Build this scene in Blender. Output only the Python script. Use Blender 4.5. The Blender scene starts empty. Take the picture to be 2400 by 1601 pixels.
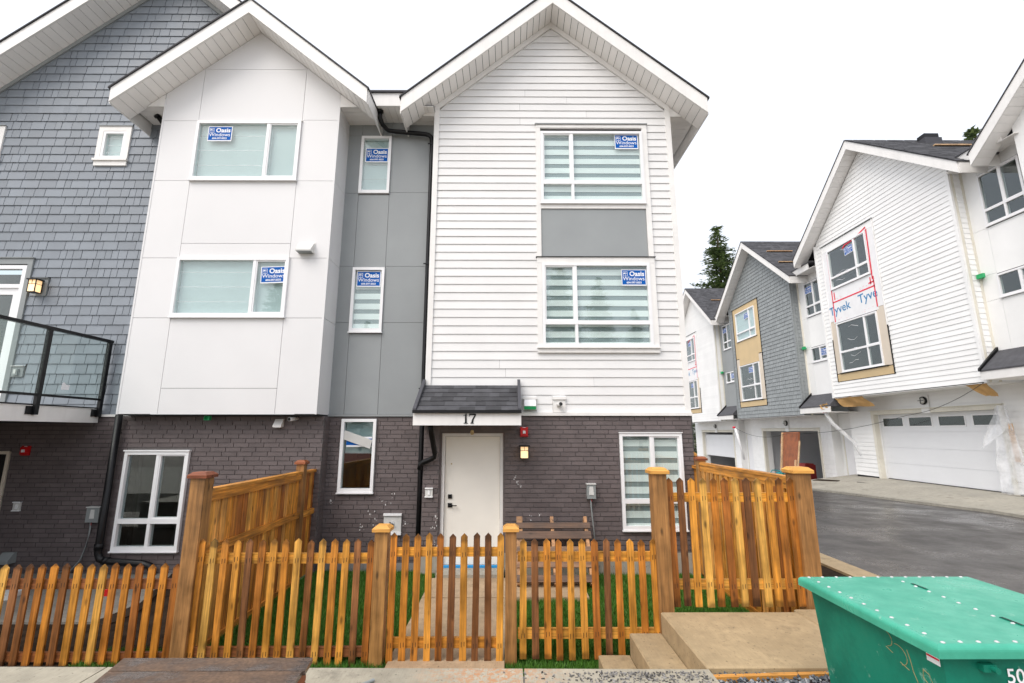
import bpy, math, random
from mathutils import Vector, Matrix
random.seed(11)
R = math.radians
SC = bpy.context.scene
COL = SC.collection
# ------------------------------------------------------------------ camera, sky, sun, exposure
cam_d = bpy.data.cameras.new('camera'); cam_d.sensor_width = 36; cam_d.lens = 16.5
cam_d.clip_start = .05; cam_d.clip_end = 2000
cam = bpy.data.objects.new('camera', cam_d); COL.objects.link(cam)
cam.location = (0, 0, 2.08); cam.rotation_euler = (R(90) + math.atan(212 / 1100), 0, -math.atan(5 / 1100))
SC.camera = cam
SUN_EL, SUN_AZ = 50, 222
w = bpy.data.worlds.new('World'); SC.world = w; w.use_nodes = True
nt = w.node_tree; nt.nodes.clear()
sky = nt.nodes.new('ShaderNodeTexSky'); sky.sky_type = 'NISHITA'; sky.sun_disc = False
sky.sun_elevation = R(SUN_EL); sky.sun_rotation = R(SUN_AZ); sky.air_density = 1.0; sky.dust_density = 4.0
b1 = nt.nodes.new('ShaderNodeBackground'); b1.inputs[1].default_value = .05
b2 = nt.nodes.new('ShaderNodeBackground'); b2.inputs[0].default_value = (.965, .975, 1, 1); b2.inputs[1].default_value = .68
ad = nt.nodes.new('ShaderNodeAddShader'); wo = nt.nodes.new('ShaderNodeOutputWorld')
nt.links.new(sky.outputs[0], b1.inputs[0]); nt.links.new(b1.outputs[0], ad.inputs[0])
nt.links.new(b2.outputs[0], ad.inputs[1]); nt.links.new(ad.outputs[0], wo.inputs[0])
sun_d = bpy.data.lights.new('sun', 'SUN'); sun_d.energy = 1.3; sun_d.angle = R(40); sun_d.color = (1, .97, .93)
sun = bpy.data.objects.new('sun', sun_d); COL.objects.link(sun)
sun.rotation_euler = (R(90 - SUN_EL), 0, R(180 - SUN_AZ))
SC.view_settings.view_transform = 'Standard'; SC.view_settings.look = 'None'
SC.view_settings.gamma = 1; SC.view_settings.use_curve_mapping = False
SC.view_settings.exposure = .60
SC.render.engine = 'CYCLES'
SC.cycles.use_denoising = True
SC.cycles.max_bounces = 8; SC.cycles.transparent_max_bounces = 24
# ------------------------------------------------------------------ materials
class NT:
    def __init__(s, name):
        s.m = bpy.data.materials.new(name); s.m.use_nodes = True
        s.t = s.m.node_tree; s.t.nodes.clear()
        s.out = s.n('ShaderNodeOutputMaterial')
    def n(s, typ, **kw):
        nd = s.t.nodes.new(typ)
        for k, v in kw.items(): setattr(nd, k, v)
        return nd
    def l(s, a, b): s.t.links.new(a, b)
    def set(s, sock, v):
        if hasattr(v, 'is_output'): s.l(v, sock)
        elif isinstance(v, (tuple, list)) and len(v) == 3 and sock.type == 'RGBA': sock.default_value = (*v, 1)
        else: sock.default_value = v
    def math(s, op, a, b=0.0, clamp=False):
        nd = s.n('ShaderNodeMath', operation=op); nd.use_clamp = clamp
        s.set(nd.inputs[0], a); s.set(nd.inputs[1], b); return nd.outputs[0]
    def mix(s, f, a, b, mode='MIX'):
        nd = s.n('ShaderNodeMixRGB', blend_type=mode)
        s.set(nd.inputs[0], f); s.set(nd.inputs[1], a); s.set(nd.inputs[2], b); return nd.outputs[0]
    def coord(s, kind='Object', scale=(1, 1, 1), off=None):
        tc = s.n('ShaderNodeTexCoord'); mp = s.n('ShaderNodeMapping'); mp.inputs['Scale'].default_value = scale
        s.l(tc.outputs[kind], mp.inputs[0])
        if off is not None: s.l(off, mp.inputs['Location'])
        return mp.outputs[0]
    def geo(s, scale=(1, 1, 1)):
        g = s.n('ShaderNodeNewGeometry'); mp = s.n('ShaderNodeMapping'); mp.inputs['Scale'].default_value = scale
        s.l(g.outputs['Position'], mp.inputs[0]); return mp.outputs[0]
    def noise(s, vec, scale, detail=4, rough=.55):
        nd = s.n('ShaderNodeTexNoise'); nd.inputs['Scale'].default_value = scale
        nd.inputs['Detail'].default_value = detail; nd.inputs['Roughness'].default_value = rough
        s.l(vec, nd.inputs['Vector']); return nd.outputs['Fac']
    def ramp(s, f, stops, interp='LINEAR'):
        nd = s.n('ShaderNodeValToRGB'); nd.color_ramp.interpolation = interp
        e = nd.color_ramp.elements
        while len(e) < len(stops): e.new(.5)
        for i, (p, c) in enumerate(stops):
            e[i].position = p; e[i].color = (*c, 1) if len(c) == 3 else c
        s.l(f, nd.inputs[0]); return nd.outputs[0]
    def rng(s, f, a, b, c, d):
        nd = s.n('ShaderNodeMapRange'); s.l(f, nd.inputs[0])
        for i, v in enumerate((a, b, c, d)): nd.inputs[i + 1].default_value = v
        return nd.outputs[0]
    def rand(s):
        o = s.n('ShaderNodeObjectInfo'); g = s.n('ShaderNodeNewGeometry')
        return s.math('FRACT', s.math('ADD', s.math('MULTIPLY', o.outputs['Random'], 3.7), g.outputs['Random Per Island']))
    def bump(s, h, strength, dist=.01):
        nd = s.n('ShaderNodeBump'); nd.inputs['Strength'].default_value = strength; nd.inputs['Distance'].default_value = dist
        s.l(h, nd.inputs['Height']); return nd.outputs[0]
    def pbr(s, col, rough=.6, metal=0, normal=None, spec=.5):
        p = s.n('ShaderNodeBsdfPrincipled')
        s.set(p.inputs['Base Color'], col); s.set(p.inputs['Roughness'], rough); s.set(p.inputs['Metallic'], metal)
        s.set(p.inputs['Specular IOR Level'], spec)
        if normal is not None: s.l(normal, p.inputs['Normal'])
        s.l(p.outputs[0], s.out.inputs[0]); return p
MATS = {}
def paint(name, col, rough=.55, var=.06, scale=2.5, rnd=0.0, bump=.1, bscale=60, metal=0, spec=.4, streak=0.0):
    s = NT(name); v = s.geo()
    f = s.noise(v, scale, 5)
    k = s.rng(f, .3, .7, 1 - var, 1 + var)
    if rnd: k = s.math('MULTIPLY', k, s.rng(s.rand(), 0, 1, 1 - rnd, 1 + rnd))
    if streak:
        st = s.noise(s.geo((9, 9, .6)), 1.3, 4)
        k = s.math('MULTIPLY', k, s.rng(st, .45, .75, 1, 1 - streak))
    c = s.mix(1.0, col, (1, 1, 1), 'MULTIPLY')
    cm = s.n('ShaderNodeVectorMath', operation='SCALE'); s.l(c, cm.inputs[0]); s.l(k, cm.inputs['Scale'])
    nb = s.bump(s.noise(v, bscale, 3), bump, .004) if bump else None
    s.pbr(cm.outputs[0], s.rng(f, .3, .7, rough - .06, rough + .06), metal, nb, spec)
    MATS[name] = s.m; return s.m
def wood(name, axis, palette, var=.42, rough=.6, wet=.4):
    s = NT(name); r = s.rand()
    off = s.n('ShaderNodeCombineXYZ')
    for i in range(3): s.l(s.math('MULTIPLY', r, 31.0 + 17 * i), off.inputs[i])
    sc = [26, 26, 26]; sc['xyz'.index(axis)] = 1.3
    v = s.coord('Object', tuple(sc), off.outputs[0])
    g1 = s.noise(v, 1.0, 6, .62); g2 = s.noise(v, 3.1, 3, .5)
    big = s.noise(s.coord('Object', (2.2, 2.2, 2.2), off.outputs[0]), 1.4, 3)
    n = len(palette)
    base = s.ramp(r, [(i / n, c) for i, c in enumerate(palette)], 'CONSTANT')
    k = s.math('MULTIPLY', s.rng(g1, .3, .72, 1 + var, 1 - var * 1.5), s.rng(g2, .3, .7, 1.2, .78))
    k = s.math('MULTIPLY', k, s.rng(big, .35, .68, 1.3, 1.12 - wet))
    if axis == 'z' and len(palette) > 6:   # damp end grain at the tip and foot
        sp_ = s.n('ShaderNodeSeparateXYZ'); tc = s.n('ShaderNodeTexCoord'); s.l(tc.outputs['Generated'], sp_.inputs[0])
        e = s.math('ADD', s.math('ABSOLUTE', s.math('SUBTRACT', sp_.outputs[2], .5)), s.math('MULTIPLY', s.math('SUBTRACT', big, .5), .22))
        k = s.math('MULTIPLY', k, s.rng(e, .445, .475, 1, .5))
    vo = s.n('ShaderNodeTexVoronoi'); vo.inputs['Scale'].default_value = 1
    ks = [9, 9, 9]; ks['xyz'.index(axis)] = 3.4
    s.l(s.coord('Object', tuple(ks), off.outputs[0]), vo.inputs['Vector'])
    k = s.math('MULTIPLY', k, s.rng(vo.outputs['Distance'], .06, .17, .38, 1))
    cm = s.n('ShaderNodeVectorMath', operation='SCALE'); s.l(base, cm.inputs[0]); s.l(k, cm.inputs['Scale'])
    s.pbr(cm.outputs[0], s.rng(big, .35, .7, rough + .1, rough - .2), 0, s.bump(g1, .35, .004), .4)
    MATS[name] = s.m
def concrete(name, col, stain=None, rough=.8):
    s = NT(name); v = s.geo()
    a = s.noise(v, 1.3, 6, .6); b = s.noise(v, 9, 5, .6); c = s.noise(v, 120, 2)
    k = s.math('MULTIPLY', s.rng(a, .3, .7, .78, 1.14), s.rng(b, .3, .7, .86, 1.1))
    br = s.noise(s.geo((90, 8, 8)), 1.0, 2)
    k = s.math('MULTIPLY', k, s.rng(br, .3, .7, .93, 1.06))
    k = s.math('MULTIPLY', k, s.rng(s.noise(v, 2.6, 6, .7), .56, .68, 1, .62))
    k = s.math('MULTIPLY', k, s.rng(s.noise(v, 38, 3, .6), .64, .70, 1, .45))
    cm = s.n('ShaderNodeVectorMath', operation='SCALE'); s.set(cm.inputs[0], col); s.l(k, cm.inputs['Scale'])
    o = cm.outputs[0]
    if stain:
        d = s.n('ShaderNodeVectorMath', operation='DISTANCE'); s.l(s.geo((1, 1.5, 1)), d.inputs[0]); d.inputs[1].default_value = stain[0]
        f = s.math('MULTIPLY', s.rng(d.outputs['Value'], stain[1], .1, 0, 1), s.rng(s.noise(v, 34, 5, .7), .46, .56, 0, 1), True)
        o = s.mix(f, o, stain[2])
    s.pbr(o, s.rng(a, .3, .7, rough - .25, rough), 0, s.bump(s.math('ADD', c, b), .3, .003), .4)
    MATS[name] = s.m
paint('white_panel', (.72, .715, .72), .5, .03, .7, .015, .05)
paint('white_siding', (.745, .74, .735), .5, .03, 1.5, .03, .08)
paint('white_trim', (.80, .785, .765), .5, .05, 3, 0, .1, streak=.05)
paint('white_vinyl', (.83, .83, .84), .35, .02, 3, 0, 0)
paint('soffit_white', (.88, .86, .84), .5, .03, 2, .03, 0)
paint('cream_primer', (.72, .69, .60), .6, .06, 2, 0, .1, streak=.06)
paint('white_raw', (.84, .84, .83), .55, .05, .9, .02, .06)
paint('grey_panel', (.285, .302, .308), .5, .08, .8, .03, .06)
paint('shingle_blue', (.215, .240, .272), .55, .08, 3, .085, .25, 90)
paint('shingle_grey', (.27, .29, .295), .55, .08, 3, .08, .2, 90)
paint('brick_dark', (.132, .108, .107), .62, .12, 6, .10, .5, 45)
paint('mortar_dark', (.135, .12, .118), .85, .15, 8, 0, .4, 80)
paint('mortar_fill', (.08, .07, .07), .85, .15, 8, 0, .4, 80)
paint('roof_asphalt', (.060, .060, .066), .85, .2, 7, .35, .8, 160)
paint('roof_edge', (.065, .065, .075), .7, .1, 7, 0, .3)
paint('black_metal', (.007, .007, .008), .38, .1, 5, 0, 0, spec=.3)
paint('black_rough', (.014, .013, .013), .6, .1, 5, 0, 0)
paint('door_cream', (.84, .81, .74), .45, .05, 1.2, 0, .05)
paint('tan_board', (.60, .45, .25), .6, .05, 2, .05, .1)
paint('tan_pale', (.66, .58, .48), .6, .05, 2, .05, .1)
paint('sticker_blue', (.006, .105, .42), .6, .03, 3, 0, 0, spec=.1)
paint('sticker_white', (.82, .83, .85), .4, .03, 3, 0, 0)
paint('alarm_red', (.55, .01, .012), .3, .04, 5, 0, 0)
paint('grey_plastic', (.26, .28, .28), .45, .06, 5, 0, .05)
paint('light_plastic', (.62, .62, .60), .45, .06, 5, 0, .05)
paint('green_plastic', (.02, .38, .13), .35, .05, 5, 0, 0)
paint('brass', (.5, .38, .2), .3, .05, 5, 0, 0, 1.0)
paint('steel', (.55, .55, .55), .28, .1, 8, 0, 0, 1.0)
paint('soil', (.030, .021, .015), .95, .5, 7, 0, 1.0, 30, spec=.04)
paint('kraft_paper', (.52, .31, .12), .7, .12, 4, 0, .3, 20)
paint('room_wall', (.42, .42, .40), .8, .04, 2, 0, 0)
paint('room_dark', (.10, .10, .095), .8, .2, 1.5, 0, 0)
paint('blind_cloth', (.86, .87, .86), .7, .03, 3, .02, 0)
paint('roller_cloth', (.50, .57, .58), .8, .05, 1.2, .02, 0)
paint('tape_red', (.72, .02, .05), .4, .05, 5, 0, 0)
paint('wrap_white', (.80, .80, .81), .6, .04, 4, 0, .5, 14)
paint('wrap_blue', (.03, .22, .45), .6, .03, 4, 0, 0)
paint('wrap_pink', (.80, .52, .54), .6, .03, 4, 0, 0)
paint('teal_metal', (.0, .22, .24), .35, .1, 5, 0, 0)
paint('rust_ply', (.26, .085, .035), .7, .28, 5, 0, .5, 40)
paint('garage_white', (.74, .75, .77), .4, .02, 1.4, 0, .03)
paint('red_paint', (.30, .03, .03), .5, .1, 4, 0, 0)
paint('dumpster_green_plain', (.004, .19, .125), .5, .16, 3.2, 0, .12, 25, spec=.25)
paint('dumpster_lid_plain', (.095, .43, .315), .36, .12, 2.6, 0, .1, 25)
paint('scratch', (.30, .26, .12), .7, .1, 5, 0, 0)
paint('debris_mix', (.20, .19, .18), .7, .2, 40, .75, 0)
paint('red_roof', (.28, .10, .075), .8, .15, 3, 0, .5)
paint('bark', (.09, .06, .04), .9, .3, 8, 0, .8)
paint('foam_blue', (.02, .28, .62), .6, .1, 5, 0, 0)
paint('splash_white', (.7, .69, .68), .7, .1, 20, 0, 0)
CED = [(.48, .185, .024), (.56, .245, .034), (.34, .115, .017), (.60, .30, .055), (.45, .16, .019), (.22, .082, .02), (.52, .215, .027), (.62, .33, .068), (.30, .10, .016), (.54, .23, .03), (.17, .066, .02), (.46, .175, .02), (.57, .26, .038), (.38, .135, .018), (.26, .105, .035)]
wood('cedar_z', 'z', CED); wood('cedar_x', 'x', [(.60, .27, .035), (.55, .23, .03), (.62, .30, .05)]); wood('cedar_y', 'y', [(.50, .20, .03), (.56, .24, .04)])
wood('cedar_rail_dark', 'x', [(.22, .075, .022), (.25, .09, .03)])
wood('cedar_panel', 'z', [(.58, .245, .035), (.48, .18, .028), (.66, .31, .06), (.54, .215, .03), (.36, .12, .022), (.62, .29, .07)])
wood('cedar_post', 'z', [(.36, .18, .055), (.29, .14, .045)], .3)
wood('cedar_cap', 'x', [(.55, .27, .06), (.5, .23, .05)], .15, wet=.15)
wood('cedar_cap_red', 'x', [(.22, .06, .022), (.26, .08, .03)], .15)
wood('old_wood', 'x', [(.17, .10, .06), (.12, .07, .045), (.24, .13, .07)], .3)
wood('old_wood_z', 'y', [(.42, .22, .10), (.34, .18, .08)], .3)
wood('lumber', 'x', [(.55, .36, .2), (.5, .3, .16)], .2)
concrete('concrete_tan', (.40, .30, .175)); concrete('concrete_grey', (.36, .335, .28))
concrete('concrete_walk', (.41, .295, .185))
concrete('concrete_slab', (.385, .35, .275), ((-.12, 5.52, .4), .62, (.45, .235, .12)))
concrete('concrete_dark', (.27, .26, .245)); concrete('concrete_patio', (.20, .185, .16))
def build_special():
    s = NT('asphalt'); v = s.geo(); a = s.noise(v, 1.1, 6, .65); b = s.noise(v, 70, 3); c = s.noise(s.geo((1, 5, 1)), .8, 4)
    k = s.math('MULTIPLY', s.rng(a, .35, .65, .7, 1.3), s.rng(b, .3, .7, .7, 1.3))
    k = s.math('MULTIPLY', k, s.rng(c, .35, .65, .85, 1.15))
    cm = s.n('ShaderNodeVectorMath', operation='SCALE'); s.set(cm.inputs[0], (.066, .060, .057)); s.l(k, cm.inputs['Scale'])
    s.pbr(cm.outputs[0], s.rng(a, .35, .65, .48, .2), 0, s.bump(b, .45, .004), .5); MATS['asphalt'] = s.m
    # wet crate boards
    s = NT('wet_ply'); v = s.coord('Object', (1, 1, 1)); a = s.noise(v, 2.6, 5, .6); g = s.noise(s.coord('Object', (3, 40, 3)), 1.5, 4); b = s.noise(v, 60, 3)
    k = s.math('MULTIPLY', s.rng(g, .3, .7, 1.25, .75), s.rng(b, .35, .65, 1.25, .75))
    col = s.mix(s.rng(a, .4, .6, 0, 1), (.14, .085, .052), (.075, .055, .045))
    cm = s.n('ShaderNodeVectorMath', operation='SCALE'); s.l(col, cm.inputs[0]); s.l(k, cm.inputs['Scale'])
    s.pbr(cm.outputs[0], s.rng(a, .48, .58, .7, .12), 0, s.bump(g, .4, .004), .5); MATS['wet_ply'] = s.m
    # window glass: thin pane, no refraction
    for nm, tint, ior in (('glass', (.93, .968, .962), .07), ('glass_clear', (.93, .98, .965), .035), ('glass_dark', (.80, .85, .85), .07)):
        s = NT(nm); t = s.n('ShaderNodeBsdfTransparent'); s.set(t.inputs[0], tint)
        g = s.n('ShaderNodeBsdfGlossy'); g.inputs['Roughness'].default_value = .015; s.set(g.inputs[0], (.97, 1, 1))
        lw = s.n('ShaderNodeLayerWeight'); lw.inputs[0].default_value = .5
        p5 = s.math('POWER', lw.outputs['Facing'], 5.0); fac = s.math('ADD', s.math('MULTIPLY', p5, 1 - ior), ior)
        s.l(s.bump(s.noise(s.coord('Object'), 1.6, 2), .05, .01), g.inputs['Normal'])
        mx = s.n('ShaderNodeMixShader'); s.l(fac, mx.inputs[0]); s.l(t.outputs[0], mx.inputs[1]); s.l(g.outputs[0], mx.inputs[2])
        s.l(mx.outputs[0], s.out.inputs[0]); MATS[nm] = s.m
    # sheer cloth between blind bands, plastic film
    for nm, colr, f in (('sheer', (.40, .46, .47), .58), ('plastic_film', (.85, .86, .88), .42)):
        s = NT(nm); t = s.n('ShaderNodeBsdfTransparent'); d = s.n('ShaderNodeBsdfPrincipled')
        s.set(d.inputs['Base Color'], colr); d.inputs['Roughness'].default_value = .35 if nm == 'plastic_film' else .9
        mx = s.n('ShaderNodeMixShader')
        if nm == 'plastic_film':
            s.l(s.rng(s.noise(s.coord('Object'), 3.0, 4), .35, .7, f - .15, f + .3), mx.inputs[0])
        else: mx.inputs[0].default_value = f
        s.l(t.outputs[0], mx.inputs[1]); s.l(d.outputs[0], mx.inputs[2]); s.l(mx.outputs[0], s.out.inputs[0]); MATS[nm] = s.m
    # lit lantern glass
    s = NT('lamp_glow'); p = s.pbr((.9, .7, .45), .5); v = s.coord('Generated')
    d = s.n('ShaderNodeVectorMath', operation='DISTANCE'); s.l(v, d.inputs[0]); d.inputs[1].default_value = (.5, .5, .28)
    p.inputs['Emission Color'].default_value = (1, .62, .28, 1)
    s.l(s.rng(d.outputs['Value'], 0, .8, 1.5, .45), p.inputs['Emission Strength']); MATS['lamp_glow'] = s.m
    # grass, foliage, gravel
    s = NT('grass'); r = s.rand(); p = s.pbr(s.mix(s.noise(s.geo(), 1.6, 3), s.ramp(r, [(0, (.028, .10, .010)), (.6, (.055, .175, .016)), (1, (.11, .25, .03))]), (.07, .165, .02)), .5, 0, None, .3)
    MATS['grass'] = s.m
    paint('turf_soil', (.022, .045, .010), .9, .4, 9, 0, .6, 60)
    s = NT('fir_needles'); r = s.rand(); p = s.pbr(s.ramp(r, [(0, (.09, .135, .07)), (.55, (.18, .25, .11)), (1, (.30, .37, .17))]), .6, 0, None, .2)
    MATS['fir_needles'] = s.m
    s = NT('gravel_stone'); r = s.rand(); p = s.pbr(s.ramp(r, [(0, (.030, .036, .045)), (.5, (.10, .115, .13)), (.85, (.20, .21, .22)), (1, (.42, .42, .42))]), .45, 0, None, .5)
    MATS['gravel_stone'] = s.m
def worn(name, col, dark, rough, spec):
    s = NT(name); v = s.geo(); a = s.noise(v, 3.0, 6, .65); b = s.noise(v, 17, 5, .7); st = s.noise(s.geo((14, 14, 1.2)), 1.0, 5, .6)
    c = s.mix(s.rng(a, .42, .62, 0, .8), col, dark)
    c = s.mix(s.rng(st, .55, .75, 0, .35), c, dark)
    c = s.mix(s.rng(s.noise(v, 7, 6, .75), .63, .70, 0, .45), c, (.45, .62, .52))
    c = s.mix(s.rng(b, .70, .74, 0, .85), c, (.13, .06, .03))
    s.pbr(c, s.rng(a, .35, .65, rough - .1, rough + .12), 0, s.bump(s.noise(v, 4.5, 3), .25, .02), spec); MATS[name] = s.m
worn('dumpster_green', (.005, .20, .13), (.006, .13, .085), .5, .25)
worn('dumpster_lid', (.060, .40, .275), (.035, .30, .20), .33, .5)
build_special()
# ------------------------------------------------------------------ mesh helpers
CEN = {}
class MB:
    def __init__(s): s.v = []; s.f = []; s.mi = []
    def add(s, vs, fs, mi=0):
        o = len(s.v); s.v += [tuple(p) for p in vs]; s.f += [tuple(o + i for i in f) for f in fs]; s.mi += [mi] * len(fs); return s
    def hexa(s, p, mi=0):   # 8 points: bottom 4 ccw, top 4 ccw
        return s.add(p, [(3, 2, 1, 0), (4, 5, 6, 7), (0, 1, 5, 4), (1, 2, 6, 5), (2, 3, 7, 6), (3, 0, 4, 7)], mi)
    def box(s, x0, x1, y0, y1, z0, z1, mi=0):
        return s.hexa([(x0, y0, z0), (x1, y0, z0), (x1, y1, z0), (x0, y1, z0), (x0, y0, z1), (x1, y0, z1), (x1, y1, z1), (x0, y1, z1)], mi)
    def prism_y(s, poly, y0, y1, mi=0):   # poly of (x,z), extruded along y
        n = len(poly)
        vs = [(x, y0, z) for x, z in poly] + [(x, y1, z) for x, z in poly]
        return s.add(vs, [tuple(range(n)), tuple(range(2 * n - 1, n - 1, -1))] + [(i, (i + n), (i + 1) % n + n, (i + 1) % n) for i in range(n)], mi)
    def prism_z(s, poly, z0, z1, mi=0):
        n = len(poly)
        vs = [(x, y, z0) for x, y in poly] + [(x, y, z1) for x, y in poly]
        return s.add(vs, [tuple(range(n - 1, -1, -1)), tuple(range(n, 2 * n))] + [(i, (i + 1) % n, (i + 1) % n + n, i + n) for i in range(n)], mi)
    def prism_x(s, poly, x0, x1, mi=0):   # poly of (y,z)
        n = len(poly)
        vs = [(x0, y, z) for y, z in poly] + [(x1, y, z) for y, z in poly]
        return s.add(vs, [tuple(range(n - 1, -1, -1)), tuple(range(n, 2 * n))] + [(i, (i + 1) % n, (i + 1) % n + n, i + n) for i in range(n)], mi)
    def tube(s, pts, rad, seg=10, mi=0):
        pts = [Vector(p) for p in pts]; n = len(pts); rings = []
        rr = rad if isinstance(rad, (list, tuple)) else [rad] * n
        for i, p in enumerate(pts):
            d = (pts[min(i + 1, n - 1)] - pts[max(i - 1, 0)]).normalized()
            a = d.cross(Vector((0, 0, 1)))
            if a.length < .05: a = d.cross(Vector((1, 0, 0)))
            a.normalize(); b = d.cross(a)
            rings.append([p + (a * math.cos(2 * math.pi * k / seg) + b * math.sin(2 * math.pi * k / seg)) * rr[i] for k in range(seg)])
        vs = [q for r_ in rings for q in r_]; fs = []
        for i in range(n - 1):
            for k in range(seg):
                k2 = (k + 1) % seg; fs.append((i * seg + k, i * seg + k2, (i + 1) * seg + k2, (i + 1) * seg + k))
        fs += [tuple(range(seg - 1, -1, -1)), tuple((n - 1) * seg + k for k in range(seg))]
        return s.add(vs, fs, mi)
    def bar(s, a, b, w_, t, mi=0):   # rectangular bar from a to b
        a = Vector(a); b = Vector(b); d = (b - a).normalized(); u = d.cross(Vector((0, 1, 0)))
        if u.length < .05: u = d.cross(Vector((1, 0, 0)))
        u.normalize(); v_ = d.cross(u); u *= w_ / 2; v_ *= t / 2
        return s.hexa([a - u - v_, a + u - v_, a + u + v_, a - u + v_, b - u - v_, b + u - v_, b + u + v_, b - u + v_], mi)
    def mesh(s, name, mats, c=None, smooth=False):
        xs = list(zip(*s.v))
        if c is None: c = tuple((min(a) + max(a)) / 2 for a in xs)
        me = bpy.data.meshes.new(name)
        me.from_pydata([(p[0] - c[0], p[1] - c[1], p[2] - c[2]) for p in s.v], [], s.f)
        mats = mats if isinstance(mats, (list, tuple)) else [mats]
        for m in mats: me.materials.append(MATS[m])
        if len(mats) > 1: me.polygons.foreach_set('material_index', s.mi)
        if smooth: me.polygons.foreach_set('use_smooth', [True] * len(me.polygons))
        me.update(); return me, c
    def build(s, name, mats, parent=None, smooth=False, **props):
        me, c = s.mesh(name, mats, None, smooth)
        return place(name, me, c, parent, **props)
def place(name, me, c, parent=None, rot=None, **props):
    o = bpy.data.objects.new(name, me); COL.objects.link(o)
    c = Vector(c)
    if parent is not None: o.parent = parent; o.location = c - CEN[parent.name]
    else: o.location = c
    if rot: o.rotation_euler = rot
    CEN[o.name] = c
    for k, v in props.items(): o[k] = v
    return o
def thing(name, loc, label, cat, group=None, rotz=0, local=False):
    o = bpy.data.objects.new(name, None); COL.objects.link(o); o.location = loc; o.rotation_euler = (0, 0, rotz)
    o.empty_display_size = .2
    CEN[o.name] = Vector((0, 0, 0)) if local else Vector(loc)
    o['label'] = label; o['category'] = cat
    if group: o['group'] = group
    return o
def tag(o, label, cat, group=None):
    o['label'] = label; o['category'] = cat
    if group: o['group'] = group
    return o
def B(name, mat, parent, *b, **kw): return MB().box(*b).build(name, mat, parent, **kw)
def grid_cells(x0, x1, z0, z1, holes):
    xs = sorted({x0, x1} | {min(max(h[i], x0), x1) for h in holes for i in (0, 1)})
    zs = sorted({z0, z1} | {min(max(h[i], z0), z1) for h in holes for i in (2, 3)})
    for i in range(len(xs) - 1):
        for j in range(len(zs) - 1):
            cx, cz = (xs[i] + xs[i + 1]) / 2, (zs[j] + zs[j + 1]) / 2
            if xs[i + 1] - xs[i] < 1e-4 or zs[j + 1] - zs[j] < 1e-4: continue
            if not any(h[0] < cx < h[1] and h[2] < cz < h[3] for h in holes): yield xs[i], xs[i + 1], zs[j], zs[j + 1]
def wall(name, mat, parent, x0, x1, z0, z1, y0, y1, holes=()):
    m = MB()
    for a, b, c, d in grid_cells(x0, x1, z0, z1, holes): m.box(a, b, y0, y1, c, d)
    return m.build(name, mat, parent)
# text as mesh triangles in the xz plane (normal -y)
_txt = {}
def text_geo(body, size, bold=0.0, shear=0.0, spacing=1.0):
    key = (body, size, bold, shear, spacing)
    if key in _txt: return _txt[key]
    cu = bpy.data.curves.new('lettering', 'FONT'); cu.body = body; cu.size = size; cu.offset = bold; cu.shear = shear
    cu.align_x = 'CENTER'; cu.align_y = 'CENTER'; cu.space_character = spacing; cu.resolution_u = 3
    o = bpy.data.objects.new('lettering', cu); COL.objects.link(o); bpy.context.view_layer.update()
    me = o.evaluated_get(bpy.context.evaluated_depsgraph_get()).to_mesh()
    g = ([(v.co.x, v.co.y) for v in me.vertices], [tuple(p.vertices) for p in me.polygons])
    o.to_mesh_clear(); bpy.data.objects.remove(o); bpy.data.curves.remove(cu)
    _txt[key] = g; return g
def add_text(m, body, size, x, y, z, mi=0, rot=0, **kw):
    vs, fs = text_geo(body, size, **kw); c, s_ = math.cos(rot), math.sin(rot)
    m.add([(x + a * c - b * s_, y, z + a * s_ + b * c) for a, b in vs], fs, mi)
def sticker_mesh():
    m = MB(); W, H = .44, .30
    m.box(-W / 2, W / 2, 0, .0015, -H / 2, H / 2, 0)
    m.box(-W / 2 + .014, W / 2 - .016, -.001, .001, -H / 2 + .022, H / 2 - .014, 1)
    add_text(m, 'Oasis', .118, .055, -.003, .065, 0, bold=.0035)
    add_text(m, 'Windows', .098, -.003, -.003, -.022, 0, bold=.0005)
    add_text(m, '604-597-5033', .047, .0, -.003, -.094, 0, bold=.0014)
    for a, b, c, d in ((-.19, -.11, .025, .031), (-.19, -.11, .104, .110), (-.19, -.184, .025, .11), (-.116, -.11, .025, .11), (-.152, -.147, .03, .075)): m.box(a, b, -.003, -.002, c, d, 0)
    for k in range(6):
        a = math.pi * k / 5 + .05; m.add([(-.15, -.003, .07), (-.15 + .03 * math.cos(a - .22), -.003, .07 + .026 * math.sin(a - .22)), (-.15 + .034 * math.cos(a + .22), -.003, .068 + .022 * math.sin(a + .22))], [(0, 1, 2)], 0)
    return m.mesh('sticker', ['sticker_white', 'sticker_blue'], (0, 0, 0))[0]
STICK = sticker_mesh()
def sticker(parent, x, y, z, tilt=0): return place('sticker', STICK, (x, y, z), parent, rot=(0, tilt, 0))
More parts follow.
